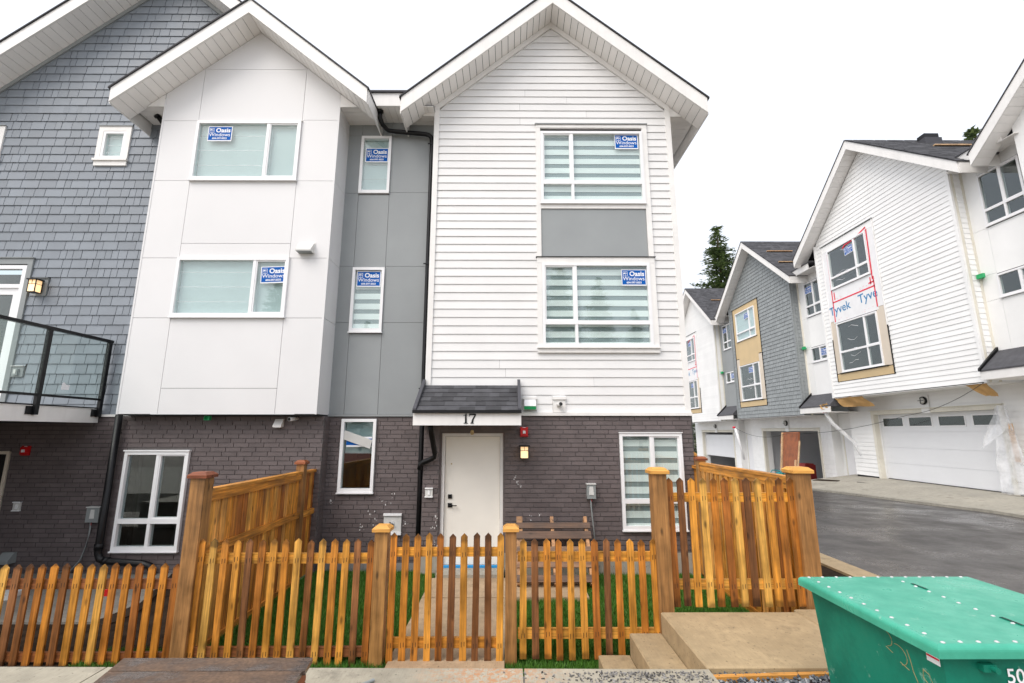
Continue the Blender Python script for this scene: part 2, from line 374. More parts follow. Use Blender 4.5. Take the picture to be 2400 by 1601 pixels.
def window(parent, x0, x1, z0, z1, y, mull=None, trans=None, fw=.05, blind=None, stk=None, glass='glass', proud=.035, room='room_wall', depth=1.6, sash=True, sill=True):
    """vinyl window: y = wall face (viewer at -y)"""
    m = MB(); yf, yb = y - proud, y + .06
    m.box(x0, x1, yf, yb, z0, z0 + fw + .012); m.box(x0, x1, yf, yb, z1 - fw, z1)
    m.box(x0, x0 + fw, yf, yb, z0 + fw + .012, z1 - fw); m.box(x1 - fw, x1, yf, yb, z0 + fw + .012, z1 - fw)
    xs = [x0 + fw]; zs = [(z0 + fw + .012, z1 - fw)]
    if trans: m.box(x0 + fw, x1 - fw, yf + .004, yb, trans - .036, trans + .036); zs = [(z0 + fw + .012, trans - .036), (trans + .036, z1 - fw)]
    cols = [(x0 + fw, x1 - fw)]
    if mull:
        for a, b in zs: m.box(mull - .026, mull + .026, yf + .008, yb, a, b)
        cols = [(x0 + fw, mull - .026), (mull + .026, x1 - fw)]
    if sash and mull:   # inner sash of the sliding light
        a, b = cols[1] if (x1 - mull) < (mull - x0) else cols[0]
        c, d = zs[-1]
        for q in ((a, b, c, c + .022), (a, b, d - .022, d), (a, a + .022, c + .022, d - .022), (b - .022, b, c + .022, d - .022)): m.box(q[0], q[1], yf + .016, yb, q[2], q[3])
    wd = m.build('window', 'white_vinyl', parent)
    for a, b in cols:
        for c, d in zs: B('pane', glass, wd, a, b, y + .008, y + .012, c, d)
    if sill: B('sill', 'white_vinyl', wd, x0 - .012, x1 + .012, yf - .018, y - .001, z0 - .022, z0 - .001)
    # room behind
    r = MB(); a, b, c, d, e, f = x0 - .25, x1 + .25, z0 - .5, z1 + .3, y + .12, y + .12 + depth
    r.add([(a, e, c), (b, e, c), (b, f, c), (a, f, c), (a, e, d), (b, e, d), (b, f, d), (a, f, d)], [(0, 1, 2, 3), (7, 6, 5, 4), (2, 6, 7, 3), (1, 5, 6, 2), (0, 3, 7, 4)])
    r.add([(a, e, c), (b, e, c), (b, e, z0), (a, e, z0)], [(0, 1, 2, 3)]); r.add([(a, e, z1), (b, e, z1), (b, e, d), (a, e, d)], [(0, 1, 2, 3)])
    r.add([(a, e, z0), (x0, e, z0), (x0, e, z1), (a, e, z1)], [(0, 1, 2, 3)]); r.add([(x1, e, z0), (b, e, z0), (b, e, z1), (x1, e, z1)], [(0, 1, 2, 3)])
    r.build('interior', room, wd)
    if blind == 'zebra':
        p = .188; ph = random.uniform(0, .1); z = z1 - fw - ph
        B('blind_sheer', 'sheer', wd, x0 + .055, x1 - .055, y + .062, y + .064, z0 + .05, z1 - .03)
        while z > z0 + .03:
            B('blind_slat', 'blind_cloth', wd, x0 + .05, x1 - .05, y + .052, y + .056, max(z0 + .03, z - .108), z); z -= p
    elif blind == 'roller':
        B('blind', 'roller_cloth', wd, x0 + .05, x1 - .05, y + .066, y + .070, z0 + .03, z1 - .02)
        for k in range(1, 4):
            zz = z0 + (z1 - z0) * k / 4; B('film_seam', 'plastic_film', wd, x0 + fw + .01, (mull or x1) - .04, y + .003, y + .005, zz, zz + .006)
    elif blind == 'film':
        for k in range(5):
            zz = z0 + (z1 - z0) * random.uniform(.1, .9); xa = random.uniform(x0 + .1, (x0 + x1) / 2)
            pts = [(xa + t * .16, y + .003, zz + .05 * math.sin(t * 1.6 + k)) for t in range(4)]
            MB().tube(pts, .006, 4).build('film_wrinkle', 'sticker_white', wd)
    if stk: sticker(wd, stk[0], y + .003, stk[1], stk[2] if len(stk) > 2 else 0)
    return wd
# bricks: individuals up to a quota, the rest as one part
def brick_run(x0, x1, z0, z1, holes, L=.25, Hc=.0722):
    out = []; r = 0; z = z1 - Hc
    while z > z0 - Hc * .5:
        zl = max(z, z0); off = 0 if r % 2 == 0 else L / 2
        x = x0 - off - (.07 if r % 4 > 1 else 0)
        while x < x1:
            a, b = max(x, x0), min(x + L, x1)
            segs = [(a, b)]
            for h in holes:
                if h[2] < zl + Hc - .012 and h[3] > zl + .012:
                    ns = []
                    for p, q in segs:
                        if h[1] <= p or h[0] >= q: ns.append((p, q))
                        else:
                            if h[0] - p > .02: ns.append((p, h[0]))
                            if q - h[1] > .02: ns.append((h[1], q))
                    segs = ns
            for p, q in segs:
                if q - p > .025: out.append((p + .005, q - .005, zl, z + Hc - .010))
            x += L
        r += 1; z -= Hc
    return out
_bm = {}
def lay_bricks(parent, lst, y, quota, t=.05, mat='brick_dark'):
    """lst sorted so that the first ones are the individuals"""
    rest = MB(); n = 0
    for a, b, c, d in lst:
        yj = y + random.uniform(-.0015, .0025)
        if n < quota:
            key = (round((b - a) / .01), round((d - c) / .005), mat)
            if key not in _bm:
                w2, h2 = key[0] * .005, key[1] * .0025
                _bm[key] = MB().box(-w2, w2, 0, t, -h2, h2).mesh('brick', mat, (0, 0, 0))[0]
            place('brick', _bm[key], ((a + b) / 2, yj, (c + d) / 2), parent); n += 1
        else: rest.box(a, b, yj, yj + t, c, d)
    if rest.v: rest.build('bricks', mat, parent, kind='stuff')
    return n
# shingle siding rows
def shingle_rows(x0, x1, z0, z1, expo, holes, lim=None, widths=(.12, .16, .2, .27, .33), gap=.0045):
    """rows of shingles as (a, b, z0, z1, a_top, b_top); lim(z)->(xa,xb) clips to a gable"""
    out = []; z = z0
    while z < z1:
        zt = z + expo; a, b, at, bt = x0, x1, x0, x1
        if lim:
            p, q = lim(z); a, b = max(a, p), min(b, q); p, q = lim(zt); at, bt = max(at, p), min(bt, q)
            if bt <= at: at = bt = (a + b) / 2
        if b - a > .06:
            x = a - random.uniform(0, .2)
            while x < b:
                wd_ = random.choice(widths); p, q = max(x, a) + gap, min(x + wd_, b) - gap; x += wd_
                if q - p < .004: continue
                segs = [(p, q, z, zt)]
                for h in holes:
                    ns = []
                    for s_, e_, c, d in segs:
                        if h[1] <= s_ or h[0] >= e_ or h[3] <= c or h[2] >= d: ns.append((s_, e_, c, d)); continue
                        if h[0] - s_ > .02: ns.append((s_, h[0], c, d))
                        if e_ - h[1] > .02: ns.append((h[1], e_, c, d))
                        m0, m1 = max(s_, h[0]), min(e_, h[1])
                        if h[2] - c > .02: ns.append((m0, m1, c, h[2]))
                        if d - h[3] > .02: ns.append((m0, m1, h[3] + .006, d))
                    segs = ns
                for s_, e_, c, d in segs:
                    if e_ - s_ > .004: out.append((s_, e_, c, d, min(max(s_, at), bt), max(min(e_, bt), at)))
        z = zt
    return out
def lap_piece(m, a, b, c, d, y, lip=.013, a2=None, b2=None, mi=0):
    """one lapped board or shingle; bottom stands out by lip"""
    a2 = a if a2 is None else a2; b2 = b if b2 is None else b2
    yo = y - lip; yi = y + .004; t = .0075
    m.hexa([(a, yo, c - .010), (b, yo, c - .010), (b, yo + t, c - .010), (a, yo + t, c - .010), (a2, yi, d), (b2, yi, d), (b2, yi + t, d), (a2, yi + t, d)], mi)
def lay_siding(parent, x0, x1, zb, expo, n, y, mat, holes=(), lim=None, lip=.0115, first_h=None):
    for k in range(n):
        c, d = zb + k * expo, zb + (k + 1) * expo
        al, bl, at, bt = x0, x1, x0, x1
        if lim:
            p, q = lim(c); r_, s_ = lim(d); al, bl, at, bt = max(al, p), min(bl, q), max(at, r_), min(bt, s_)
        if bt - at < .02:
            if bl - al < .1: break
            at = bt = (al + bl) / 2
        segs = [(al, bl, at, bt)]
        for h in holes:
            if h[2] < d - .02 and h[3] > c + .02:
                ns = []
                for s4 in segs:
                    if h[1] <= s4[0] or h[0] >= s4[1]: ns.append(s4)
                    else:
                        if h[0] - s4[0] > .03: ns.append((s4[0], h[0], s4[2], h[0]))
                        if s4[1] - h[1] > .03: ns.append((h[1], s4[1], h[1], s4[3]))
                        hx0, hx1 = max(h[0], s4[0]), min(h[1], s4[1])
                        if h[2] - c > .02: m = MB(); lap_piece(m, hx0, hx1, c, h[2], y, lip); m.build('siding_board', mat, parent)
                        if d - h[3] > .02: m = MB(); lap_piece(m, hx0, hx1, h[3] + .006, d, y, lip); m.build('siding_board', mat, parent)
                segs = ns
        for s4 in segs:
            # a butt joint now and then
            cut = None
            if s4[1] - s4[0] > 3.2 and s4[3] - s4[2] > 3.0: cut = s4[0] + (s4[1] - s4[0]) * random.uniform(.25, .75)
            parts = [s4] if cut is None else [(s4[0], cut - .0015, s4[2], cut - .0015), (cut + .0015, s4[1], cut + .0015, s4[3])]
            for p4 in parts:
                m = MB(); lap_piece(m, p4[0], p4[1], c, d, y + random.uniform(0, .0015), lip, p4[2], p4[3]); m.build('siding_board', mat, parent)
def gable_roof(parent, xa, zi, slope, half, yf, yw, yb, fas_h, left=True, right=True, soffit_w=.155, wall_half=None, board=True, top='roof_asphalt', fas_mat='white_trim', sof_mat='soffit_white', clip_r=None, clip_l=None):
    """ridge along y at x=xa; soffit plane height at ridge zi; half = eave half width; yf fascia plane, yw wall plane, yb back"""
    rf = None
    for sgn, on, cl in ((-1, left, clip_l), (1, right, clip_r)):
        if not on: continue
        hw = half if cl is None else cl
        xe = xa + sgn * hw; ze = zi - slope * hw
        P = lambda t, dz=0: (xa + sgn * hw * t, zi - slope * hw * t + dz)
        # fascia (plumb cut ends)
        MB().prism_y([P(0), P(1), P(1, fas_h), P(0, fas_h)], yf - .022, yf + .012).build('fascia', fas_mat, parent)
        # side fascia along the eave
        MB().box(min(xe, xe + sgn * .02), max(xe, xe + sgn * .02), yf + .014, yb, ze - .01, ze + fas_h - .012).build('eave_fascia', fas_mat, parent)
        # roof deck with dark shingle edge
        xo = hw + .035
        Q = lambda dz, h_=xo: (xa + sgn * h_, zi - slope * h_ + dz)
        rf = MB().prism_y([(xa, zi + fas_h + .004), Q(fas_h + .004), Q(fas_h + .034), (xa, zi + fas_h + .034)], yf - .045, yb).build('roof', [top], parent)
        # soffit boards under the rake
        L = hw / 1.0; n = max(1, int(L / (soffit_w * .77))) if board else 1
        for k in range(n):
            t0, t1 = k / n + .004 / hw, (k + 1) / n - .004 / hw
            a, b = P(t0), P(t1)
            MB().prism_y([a, b, (b[0], b[1] + .012), (a[0], a[1] + .012)], yf + .013, yw + .03).build('soffit_board', sof_mat, parent)
        a, b = P(0, .0125), P(1, .0125)
        MB().prism_y([a, b, (b[0], b[1] + .01), (a[0], a[1] + .01)], yf + .013, yw + .03).build('soffit_backing', 'black_rough', parent)
    return rf
# ------------------------------------------------------------------ setting
def sheet(name, mat, poly, z, t=.02, zf=None):
    m = MB()
    if zf is None: m.prism_z(poly, z - t, z)
    else:
        n = len(poly); m.add([(x, y, zf(x, y) - t) for x, y in poly] + [(x, y, zf(x, y)) for x, y in poly], [tuple(range(n - 1, -1, -1)), tuple(range(n, 2 * n))] + [(i, (i + 1) % n, (i + 1) % n + n, i + n) for i in range(n)])
    return m.build(name, mat, None, kind='structure')
paint('bounce_dirt', (.30, .27, .23), .9, .2, .6, 0, .5, 20)  # pale dirt tone chosen to bounce light up under the soffits
sheet('ground', 'bounce_dirt', [(-300, -300), (300, -300), (300, 300), (-300, 300)], -2.6, .1)
RZ = lambda x, y: .36 - max(0, y - 10.5) * .040 if y < 60 else -1.6
def strip(name, mat, xl, xr, ys, zoff, t):
    m = MB()
    for a, b in zip(ys[:-1], ys[1:]):
        m.hexa([(xl, a, RZ(0, a) + zoff - t), (xr, a, RZ(0, a) + zoff - t), (xr, b, RZ(0, b) + zoff - t), (xl, b, RZ(0, b) + zoff - t), (xl, a, RZ(0, a) + zoff), (xr, a, RZ(0, a) + zoff), (xr, b, RZ(0, b) + zoff), (xl, b, RZ(0, b) + zoff)])
    return m.build(name, mat, None, kind='structure')
YS_ = [-30, 10.5, 14, 18, 24, 32, 45, 58]
strip('road', 'asphalt', 4.42, 10.42, YS_, 0, .3)
strip('kerb', 'concrete_tan', 4.10, 4.42, YS_, .03, .4)
strip('far_kerb', 'concrete_grey', 10.42, 10.75, YS_, .06, .4)
strip('verge', 'soil', 3.12, 4.10, [5.0, 10.5, 14, 18, 24, 32], .0, 1.6)
sheet('street', 'concrete_grey', [(-60, -8), (4.4, -8), (4.4, 1.9), (-60, 1.9)], .36, .5)  # street kept pale so it reflects light up onto the facades
# foreground sidewalk slabs with joints
walk = thing('sidewalk', (-1.5, 3.0, .1), 'pale concrete sidewalk slabs along the bottom edge', 'sidewalk')
del walk['label']; del walk['category']; walk['kind'] = 'structure'
xs = [-9.0, -7.2, -5.45, -2.93, -1.56, .1, 1.44]
for a, b in zip(xs[:-1], xs[1:]):
    MB().hexa([(a + .006, 1.9, -.4), (b - .006, 1.9, -.4), (b - .006, 3.78 - .012 * b, -.4), (a + .006, 3.78 - .012 * a, -.4), (a + .006, 1.9, .4), (b - .006, 1.9, .4), (b - .006, 3.78 - .012 * b, .4), (a + .006, 3.78 - .012 * a, .4)]).build('paving_slab', 'concrete_slab', walk)
MB().box(-9, 1.43, 2.0, 3.70, -.4, .385).build('slab_bed', 'concrete_dark', walk)
# yard
sheet('yard_soil', 'soil', [(-14, 3.7), (3.1, 3.7), (3.1, 8.3), (-14, 8.3)], -.20, 1.0)
sheet('lawn_soil', 'turf_soil', [(-4.2, 4.6), (3.0, 4.6), (3.0, 7.95), (-3.3, 8.2), (-3.3, 6.2), (-3.7, 5.4), (-4.2, 5.3)], -.135, .06)
MB().box(-14, -3.36, 4.6, 6.028, -.3, -.125).build('flower_bed', 'soil', None, kind='structure')
MB().box(-1.17, -.05, 4.7, 6.765, -.3, -.085).build('path', 'concrete_walk', None, kind='structure')
MB().box(-1.17, 1.06, 6.775, 7.62, -.3, -.080).build('path', 'concrete_walk', None, kind='structure')
MB().box(-1.12, -.09, 7.62, 8.02, -.3, -.035).build('threshold_step', 'concrete_grey', None, kind='structure')
MB().prism_z([(-12, 6.03), (-4.87, 6.03), (-4.80, 6.65), (-5.3, 7.95), (-12, 7.95)], -.3, -.10).build('patio', 'concrete_patio', None, kind='structure')
# ------------------------------------------------------------------ townhouse number 17 (white bay, grey recess, white gable)
H17 = thing('townhouse', (-1.6, 8, -.2), 'white and grey three storey townhouse numbered 17 with two gables', 'house')
YA, YB, YC, YD = 7.92, 8.2, 7.68, 7.95
AX, AZ, AS = .80, 10.03, .84      # gable A ridge x, soffit height, slope
winA = [(.565, 2.47, 6.17, 7.62), (.565, 2.47, 3.51, 5.02)]
winA0 = (1.808, 2.838, .545, 2.06)
doorA = (-1.15, -.085, -.2, 2.085)
wall('sheathing', 'black_rough', H17, -1.42, 3.02, -.3, 8.05, YA + .03, YA + .14, winA + [winA0, doorA])
MB().prism_y([(-1.42, 8.05), (3.02, 8.05), (3.02, 8.12), (AX, 10.0), (-1.42, 8.12)], YA + .03, YA + .14).build('sheathing', 'black_rough', H17)
B('side_wall', 'white_siding', H17, 2.9, 3.02, YA + .14, 14, -.3, 8.15); B('back_wall', 'black_rough', H17, -6.3, 3.02, 13.9, 14.02, -.3, 8.15)
limA = lambda z: (AX - (AZ - .125 - z) / AS, AX + (AZ - .125 - z) / AS)
case = (.478, 2.565, 3.41, 7.785)
lay_siding(H17, -1.335, 2.935, 2.4035, .1497, 52, YA + .018, 'white_siding', [case, (.22, .45, 2.43, 2.65), (.72, .935, 2.40, 2.665)], limA)
# corner boards, rake boards, base trim
for a, b in ((-1.43, -1.335), (2.935, 3.03)): B('corner_board', 'white_trim', H17, a, b, YA - .012, YA + .05, 2.40, 8.15)
B('corner_board', 'white_trim', H17, 3.006, 3.03, YA + .051, YA + .15, 2.40, 8.12)
for sg in (-1, 1):
    P = lambda h, dz: (AX + sg * h, AZ - AS * h + dz)
    MB().prism_y([P(0, -.125), P(2.228, -.125), P(2.228, -.004), P(0, -.004)], YA - .016, YA + .03).build('rake_board', 'white_trim', H17)
B('base_trim', 'white_trim', H17, -1.44, 3.04, YA - .035, YA + .02, 2.345, 2.400)
# casing around the stacked windows
cs = 'white_trim'
B('window_casing', cs, H17, .478, .563, YA - .018, YA + .04, 5.14, 7.70); B('window_casing', cs, H17, 2.472, 2.565, YA - .018, YA + .04, 5.14, 7.70)
B('window_casing', cs, H17, .478, 2.565, YA - .020, YA + .04, 7.70, 7.765); B('head_flashing', 'grey_panel', H17, .465, 2.578, YA - .04, YA + .03, 7.767, 7.783)
B('window_casing', cs, H17, .565, 2.470, YA - .016, YA + .04, 6.065, 6.145)
B('spandrel_panel', 'grey_panel', H17, .567, 2.468, YA + .004, YA + .03, 5.155, 6.062)
B('head_flashing', 'black_rough', H17, .46, 2.585, YA - .045, YA + .03, 5.128, 5.138)
B('window_casing', cs, H17, .478, 2.565, YA - .026, YA + .04, 5.022, 5.126)
B('window_casing', cs, H17, .478, .563, YA - .024, YA + .04, 3.51, 5.020); B('window_casing', cs, H17, 2.472, 2.568, YA - .024, YA + .04, 3.51, 5.020)
B('window_apron', cs, H17, .478, 2.572, YA - .028, YA + .04, 3.41, 3.482); B('window_sill', cs, H17, .47, 2.58, YA - .06, YA + .02, 3.484, 3.508)
window(H17, *winA[0], YA, 1.15, 6.58, blind='zebra', room='room_dark', stk=(2.18, 7.42))
window(H17, *winA[1], YA, 1.153, 3.94, blind='zebra', room='room_dark', stk=(2.19, 4.76))
window(H17, *winA0, YA, 2.33, .985, blind='zebra', room='room_dark')
# brick storey
bricksA = brick_run(-1.42, 3.03, .215, 2.338, [(winA0[0] - .006, winA0[1] + .006, winA0[2] - .024, winA0[3] + .02), doorA], .25)
bricksA.sort(key=lambda b: -b[0])
nb = lay_bricks(H17, bricksA, YA, 300)
B('mortar_wall', 'mortar_dark', H17, -1.42, doorA[0], YA + .013, YA + .029, .2, 2.34); B('mortar_wall', 'mortar_dark', H17, doorA[1], winA0[0], YA + .013, YA + .029, .2, 2.34)
B('mortar_wall', 'mortar_dark', H17, winA0[1], 3.026, YA + .013, YA + .029, .2, 2.34); B('mortar_wall', 'mortar_dark', H17, doorA[0], doorA[1], YA + .013, YA + .029, 2.085, 2.34)
B('mortar_wall', 'mortar_dark', H17, winA0[0], winA0[1], YA + .013, YA + .029, .2, winA0[2]); B('mortar_wall', 'mortar_dark', H17, winA0[0], winA0[1], YA + .013, YA + .029, winA0[3], 2.34)
B('window_head_flashing', 'white_vinyl', H17, winA0[0] - .012, winA0[1] + .012, YA - .05, YA, winA0[3] + .002, winA0[3] + .016)
B('foundation', 'concrete_grey', H17, -.085, 3.03, YA + .012, YA + .3, -.5, .2); B('foundation', 'concrete_grey', H17, -1.42, -1.15, YA + .012, YA + .3, -.5, .2)
B('end_brick_wall', 'brick_dark', H17, 3.0, 3.028, YA + .06, 14, -.3, 2.34)
# entrance door set back in the brick opening
B('door_reveal', 'brick_dark', H17, -1.15, -1.125, YA + .03, 8.16, -.1, 2.085); B('door_reveal', 'brick_dark', H17, -.11, -.085, YA + .03, 8.16, -.1, 2.085); B('door_reveal', 'brick_dark', H17, -1.125, -.11, YA + .03, 8.16, 2.06, 2.085)
dr = MB(); DY = 8.05
dr.box(-1.124, -1.075, DY - .06, DY + .08, -.035, 2.058); dr.box(-.16, -.111, DY - .06, DY + .08, -.035, 2.058); dr.box(-1.075, -.16, DY - .06, DY + .08, 2.01, 2.058)
door = dr.build('door', 'white_trim', H17)
B('door_leaf', 'door_cream', door, -1.07, -.165, DY, DY + .045, .0, 2.006)
for a, b, c, d in ((-.935, -.933, .18, 1.72), (-.93, -.93 + .56, 1.718, 1.72)): B('panel_groove', 'white_trim', door, a, b, DY - .001, DY + .002, c, d)
B('threshold', 'foam_blue', door, -1.05, -.2, DY - .07, DY - .01, -.034, -.005)
B('dead_bolt', 'black_metal', door, -1.012, -.948, DY - .02, DY - .001, 1.010, 1.074)
hd = MB(); hd.box(-1.012, -.945, DY - .018, DY - .001, .872, .938); hd.box(-.985, -.972, DY - .06, DY - .018, .898, .911); hd.box(-.985, -.862, DY - .066, DY - .052, .897, .912); hd.build('handle', 'black_metal', door)
MB().tube([(-.968, DY - .006, 1.56), (-.968, DY + .001, 1.56)], .012, 10).build('peep_hole', 'brass', door)
MB().tube([(-.615, 7.80, 2.11), (-.615, 7.80, 2.06), (-.615, 7.80, 2.035)], [.02, .035, .02], 12).build('porch_light', 'brass', H17, True)
# --- grey panel recess
winB = [(-2.865, -2.286, 6.505, 7.70), (-2.868, -2.287, 3.83, 5.033), (-2.88, -2.285, 1.09, 2.30)]
wall('sheathing', 'black_rough', H17, -3.14, -1.43, -.3, 8.3, YB + .035, YB + .14, winB)
for a, b, c, d in ((-3.135, -2.868, 2.384, 4.0), (-3.135, -2.868, 4.006, 5.06), (-3.135, -2.868, 5.066, 6.512), (-3.135, -2.868, 6.518, 7.72), (-3.135, -2.868, 7.726, 8.05),
                   (-2.862, -2.288, 2.384, 3.80), (-2.862, -2.288, 5.05, 6.482), (-2.862, -2.288, 7.72, 8.05),
                   (-2.282, -1.44, 2.384, 4.0), (-2.282, -1.44, 4.006, 5.06), (-2.282, -1.44, 5.066, 6.525), (-2.282, -1.44, 6.531, 7.72), (-2.282, -1.44, 7.726, 8.05)):
    B('wall_panel', 'grey_panel', H17, a, b, YB, YB + .034, c, d)
B('base_trim', 'grey_panel', H17, -3.13, -1.44, YB - .03, YB + .02, 2.342, 2.380)
window(H17, *winB[0], YB, blind='roller', stk=(-2.56, 7.31), sill=False); window(H17, *winB[1], YB, blind='zebra', room='room_dark', stk=(-2.575, 4.82))
wB = window(H17, *winB[2], YB, glass='glass_dark', room='room_dark', proud=.045)
B('blind', 'roller_cloth', wB, -2.82, -2.34, YB + .066, YB + .07, 1.72, 2.28)  # added sheet, its pale cloth lightens the upper half of the pane
B('sticker', 'sticker_blue', wB, -2.79, -2.36, YB + .003, YB + .0045, 1.86, 1.97); B('sticker', 'sticker_white', wB, -2.79, -2.36, YB + .0052, YB + .0062, 1.83, 2.0)
pp = MB(); pp.hexa([(-.26, 0, -.075), (.26, 0, -.075), (.26, .012, -.075), (-.26, .012, -.075), (-.25, -.015, .075), (.25, -.015, .075), (.25, -.003, .075), (-.25, -.003, .075)])
me, _ = pp.mesh('peeling_paper', 'light_plastic', (0, 0, 0))
place('peeling_paper', me, (-2.60, YB - .02, 1.955), wB, rot=(0, R(19), 0))
bricksB = brick_run(-3.10, -1.43, .0, 2.336, [(winB[2][0] - .006, winB[2][1] + .006, winB[2][2] - .024, 2.34)], .25)
lay_bricks(H17, bricksB, YB, 0)
for a, b, c, d in grid_cells(-3.10, -1.43, -.02, 2.338, [winB[2]]): B('mortar_wall', 'mortar_dark', H17, a, b, YB + .013, YB + .033, c, d)
B('foundation', 'concrete_dark', H17, -3.10, -1.43, YB + .012, YB + .3, -.5, -.02)
# soffit and fascia over the recess
for k in range(14):
    a = -3.13 + k * .122; B('soffit_board', 'soffit_white', H17, a + .003, a + .119, 7.73, YB + .03, 8.005, 8.018)
B('soffit_backing', 'black_rough', H17, -3.13, -1.42, 7.73, YB + .03, 8.019, 8.03)
B('fascia', 'white_trim', H17, -2.72, -1.80, 7.69, 7.728, 7.99, 8.255); B('roof_edge', 'roof_edge', H17, -2.72, -1.80, 7.65, 9.5, 8.258, 8.29)
# --- white bay
winC = [(-5.692, -3.800, 6.475, 7.642), (-5.70, -3.785, 3.975, 5.022)]
CXa, CZ, CS = -4.735, 9.545, .82
wall('sheathing', 'black_rough', H17, -6.34, -3.14, 2.37, 8.2, YC + .014, YC + .10, winC)
MB().prism_y([(-6.34, 8.2), (-3.14, 8.2), (CXa + .3, 9.25), (CXa - .3, 9.25)], YC + .014, YC + .10).build('sheathing', 'black_rough', H17)
limC = lambda x: CZ - .01 - CS * abs(x - CXa)
G = .0035
for a, b, c, d in ((-6.345, -5.69, 2.362, 3.96), (-6.345, -5.69, 3.96, 5.02), (-6.345, -5.69, 5.02, 6.47), (-6.345, -5.69, 6.47, 7.66),
                   (-3.80, -3.14, 2.362, 3.96), (-3.80, -3.14, 3.96, 5.02), (-3.80, -3.14, 5.02, 6.47), (-3.80, -3.14, 6.47, 7.68),
                   (-5.69, -3.80, 2.362, 2.78), (-5.69, -3.80, 2.78, 3.955), (-5.69, -3.80, 5.035, 5.285), (-5.69, -3.80, 5.285, 6.455)):
    B('wall_panel', 'white_panel', H17, a + G, b - G, YC, YC + .014, c + G, d - G)
MB().prism_y([(-6.345 + G, 7.66 + G), (-5.69 - G, 7.66 + G), (-5.69 - G, limC(-5.69)), (-6.345 + G, limC(-6.345))], YC, YC + .014).build('wall_panel', 'white_panel', H17)
MB().prism_y([(-3.80 + G, 7.68 + G), (-3.14 - G, 7.68 + G), (-3.14 - G, limC(-3.14)), (-3.80 + G, limC(-3.80))], YC, YC + .014).build('wall_panel', 'white_panel', H17)
MB().prism_y([(-5.69 + G, 7.665), (-3.80 - G, 7.665), (-3.80 - G, 8.735), (-5.69 + G, 8.735)], YC, YC + .014).build('wall_panel', 'white_panel', H17)
MB().prism_y([(-5.69 + G, 8.742), (-3.80 - G, 8.742), (-3.80 - G, limC(-3.80)), (CXa, CZ - .01), (-5.69 + G, limC(-5.69))], YC, YC + .014).build('wall_panel', 'white_panel', H17)
B('head_flashing', 'white_trim', H17, -5.71, -3.78, YC - .03, YC + .01, 7.646, 7.658); B('head_flashing', 'white_trim', H17, -5.71, -3.78, YC - .03, YC + .01, 5.026, 5.034)
for a in (-6.352, -3.152): B('corner_trim', 'white_panel', H17, a, a + .03, YC - .006, YC + .013, 2.36, 8.1)
for c, d in ((2.362, 3.96), (3.96, 5.02), (5.02, 6.47), (6.47, 7.68), (7.68, 8.02)): B('return_panel', 'white_panel', H17, -3.138, -3.124, YC + .014, YB + .03, c + G, d - G)
B('bay_side_panel', 'white_panel', H17, -6.352, -6.338, YC + .014, YB + .1, 2.362, 8.1)
B('bay_underside', 'black_rough', H17, -6.335, -3.125, YC + .015, YB, 2.345, 2.36)
window(H17, *winC[0], YC, -4.39, blind='roller', stk=(-5.27, 7.40), glass='glass', sill=True)
window(H17, *winC[1], YC, -4.37, blind='roller', stk=(-4.04, 4.72, R(-2)), glass='glass', sill=True)
# brick under the bay
winD = (-6.295, -5.25, .235, 1.765)
wall('sheathing', 'black_rough', H17, -6.48, -3.12, -.3, 2.345, YD + .034, YD + .14, [winD])
bricksD = brick_run(-6.49, -3.095, -.2, 2.34, [(winD[0] - .006, winD[1] + .006, winD[2] - .024, winD[3] + .02)], .25)
lay_bricks(H17, bricksD, YD, 0)
for a, b, c, d in grid_cells(-6.49, -3.099, -.25, 2.34, [winD]): B('mortar_wall', 'mortar_dark', H17, a, b, YD + .013, YD + .033, c, d)
rb = MB()
for i in range(35):
    z = 2.34 - .0722 * (i + 1)
    o = .0 if i % 2 else .12
    rb.box(-3.10 - .05, -3.094, YD + .055, YD + .055 + o, z, z + .065) if o else None
    rb.box(-3.15, -3.094, YD + .055 + o + (.008 if o else 0), YB + .02, z, z + .065)
rb.build('return_bricks', 'brick_dark', H17, kind='stuff')
B('mortar_wall', 'mortar_dark', H17, -3.14, -3.10, YD + .05, YB + .02, -.3, 2.34)
window(H17, *winD, YD, -5.75, .68, glass='glass_dark', room='room_dark', proud=.045)
B('window_head_flashing', 'white_vinyl', H17, winD[0] - .015, winD[1] + .015, YD - .06, YD, winD[3] + .002, winD[3] + .026)
# --- roofs
gable_roof(H17, AX, AZ, AS, 2.76, 7.5, YA, 14.2, .30)
gable_roof(H17, CXa, CZ, CS, 2.235, 7.26, YC, 14.2, .275)
def eave_return(x0, x1, y0, y1, z, xt):   # boxed eave: flat soffit and small triangular front cap
    for k in range(int((y1 - y0) / .12)):
        B('soffit_board', 'soffit_white', H17, x0, x1, y0 + k * .12 + .003, y0 + k * .12 + .117, z, z + .012)
for sg, xa, zi, sl, wall_h, half, yw in ((-1, AX, AZ, AS, 2.235, 2.74, YA), (1, AX, AZ, AS, 2.235, 2.74, YA), (-1, CXa, CZ, CS, 1.617, 2.21, YC), (1, CXa, CZ, CS, 1.6, 2.21, YC)):
    a, b = sorted((xa + sg * wall_h, xa + sg * half)); zf = zi - sl * (half - .28)
    eave_return(a, b, yw + .035, yw + 1.6, zf - .01, 0)
    hs = half - .28
    MB().prism_y([(xa + sg * wall_h, zi - sl * wall_h - .013), (xa + sg * hs, zf - .013), (xa + sg * wall_h, zf - .013)], yw - .005, yw + .03).build('eave_cap', 'white_trim', H17)
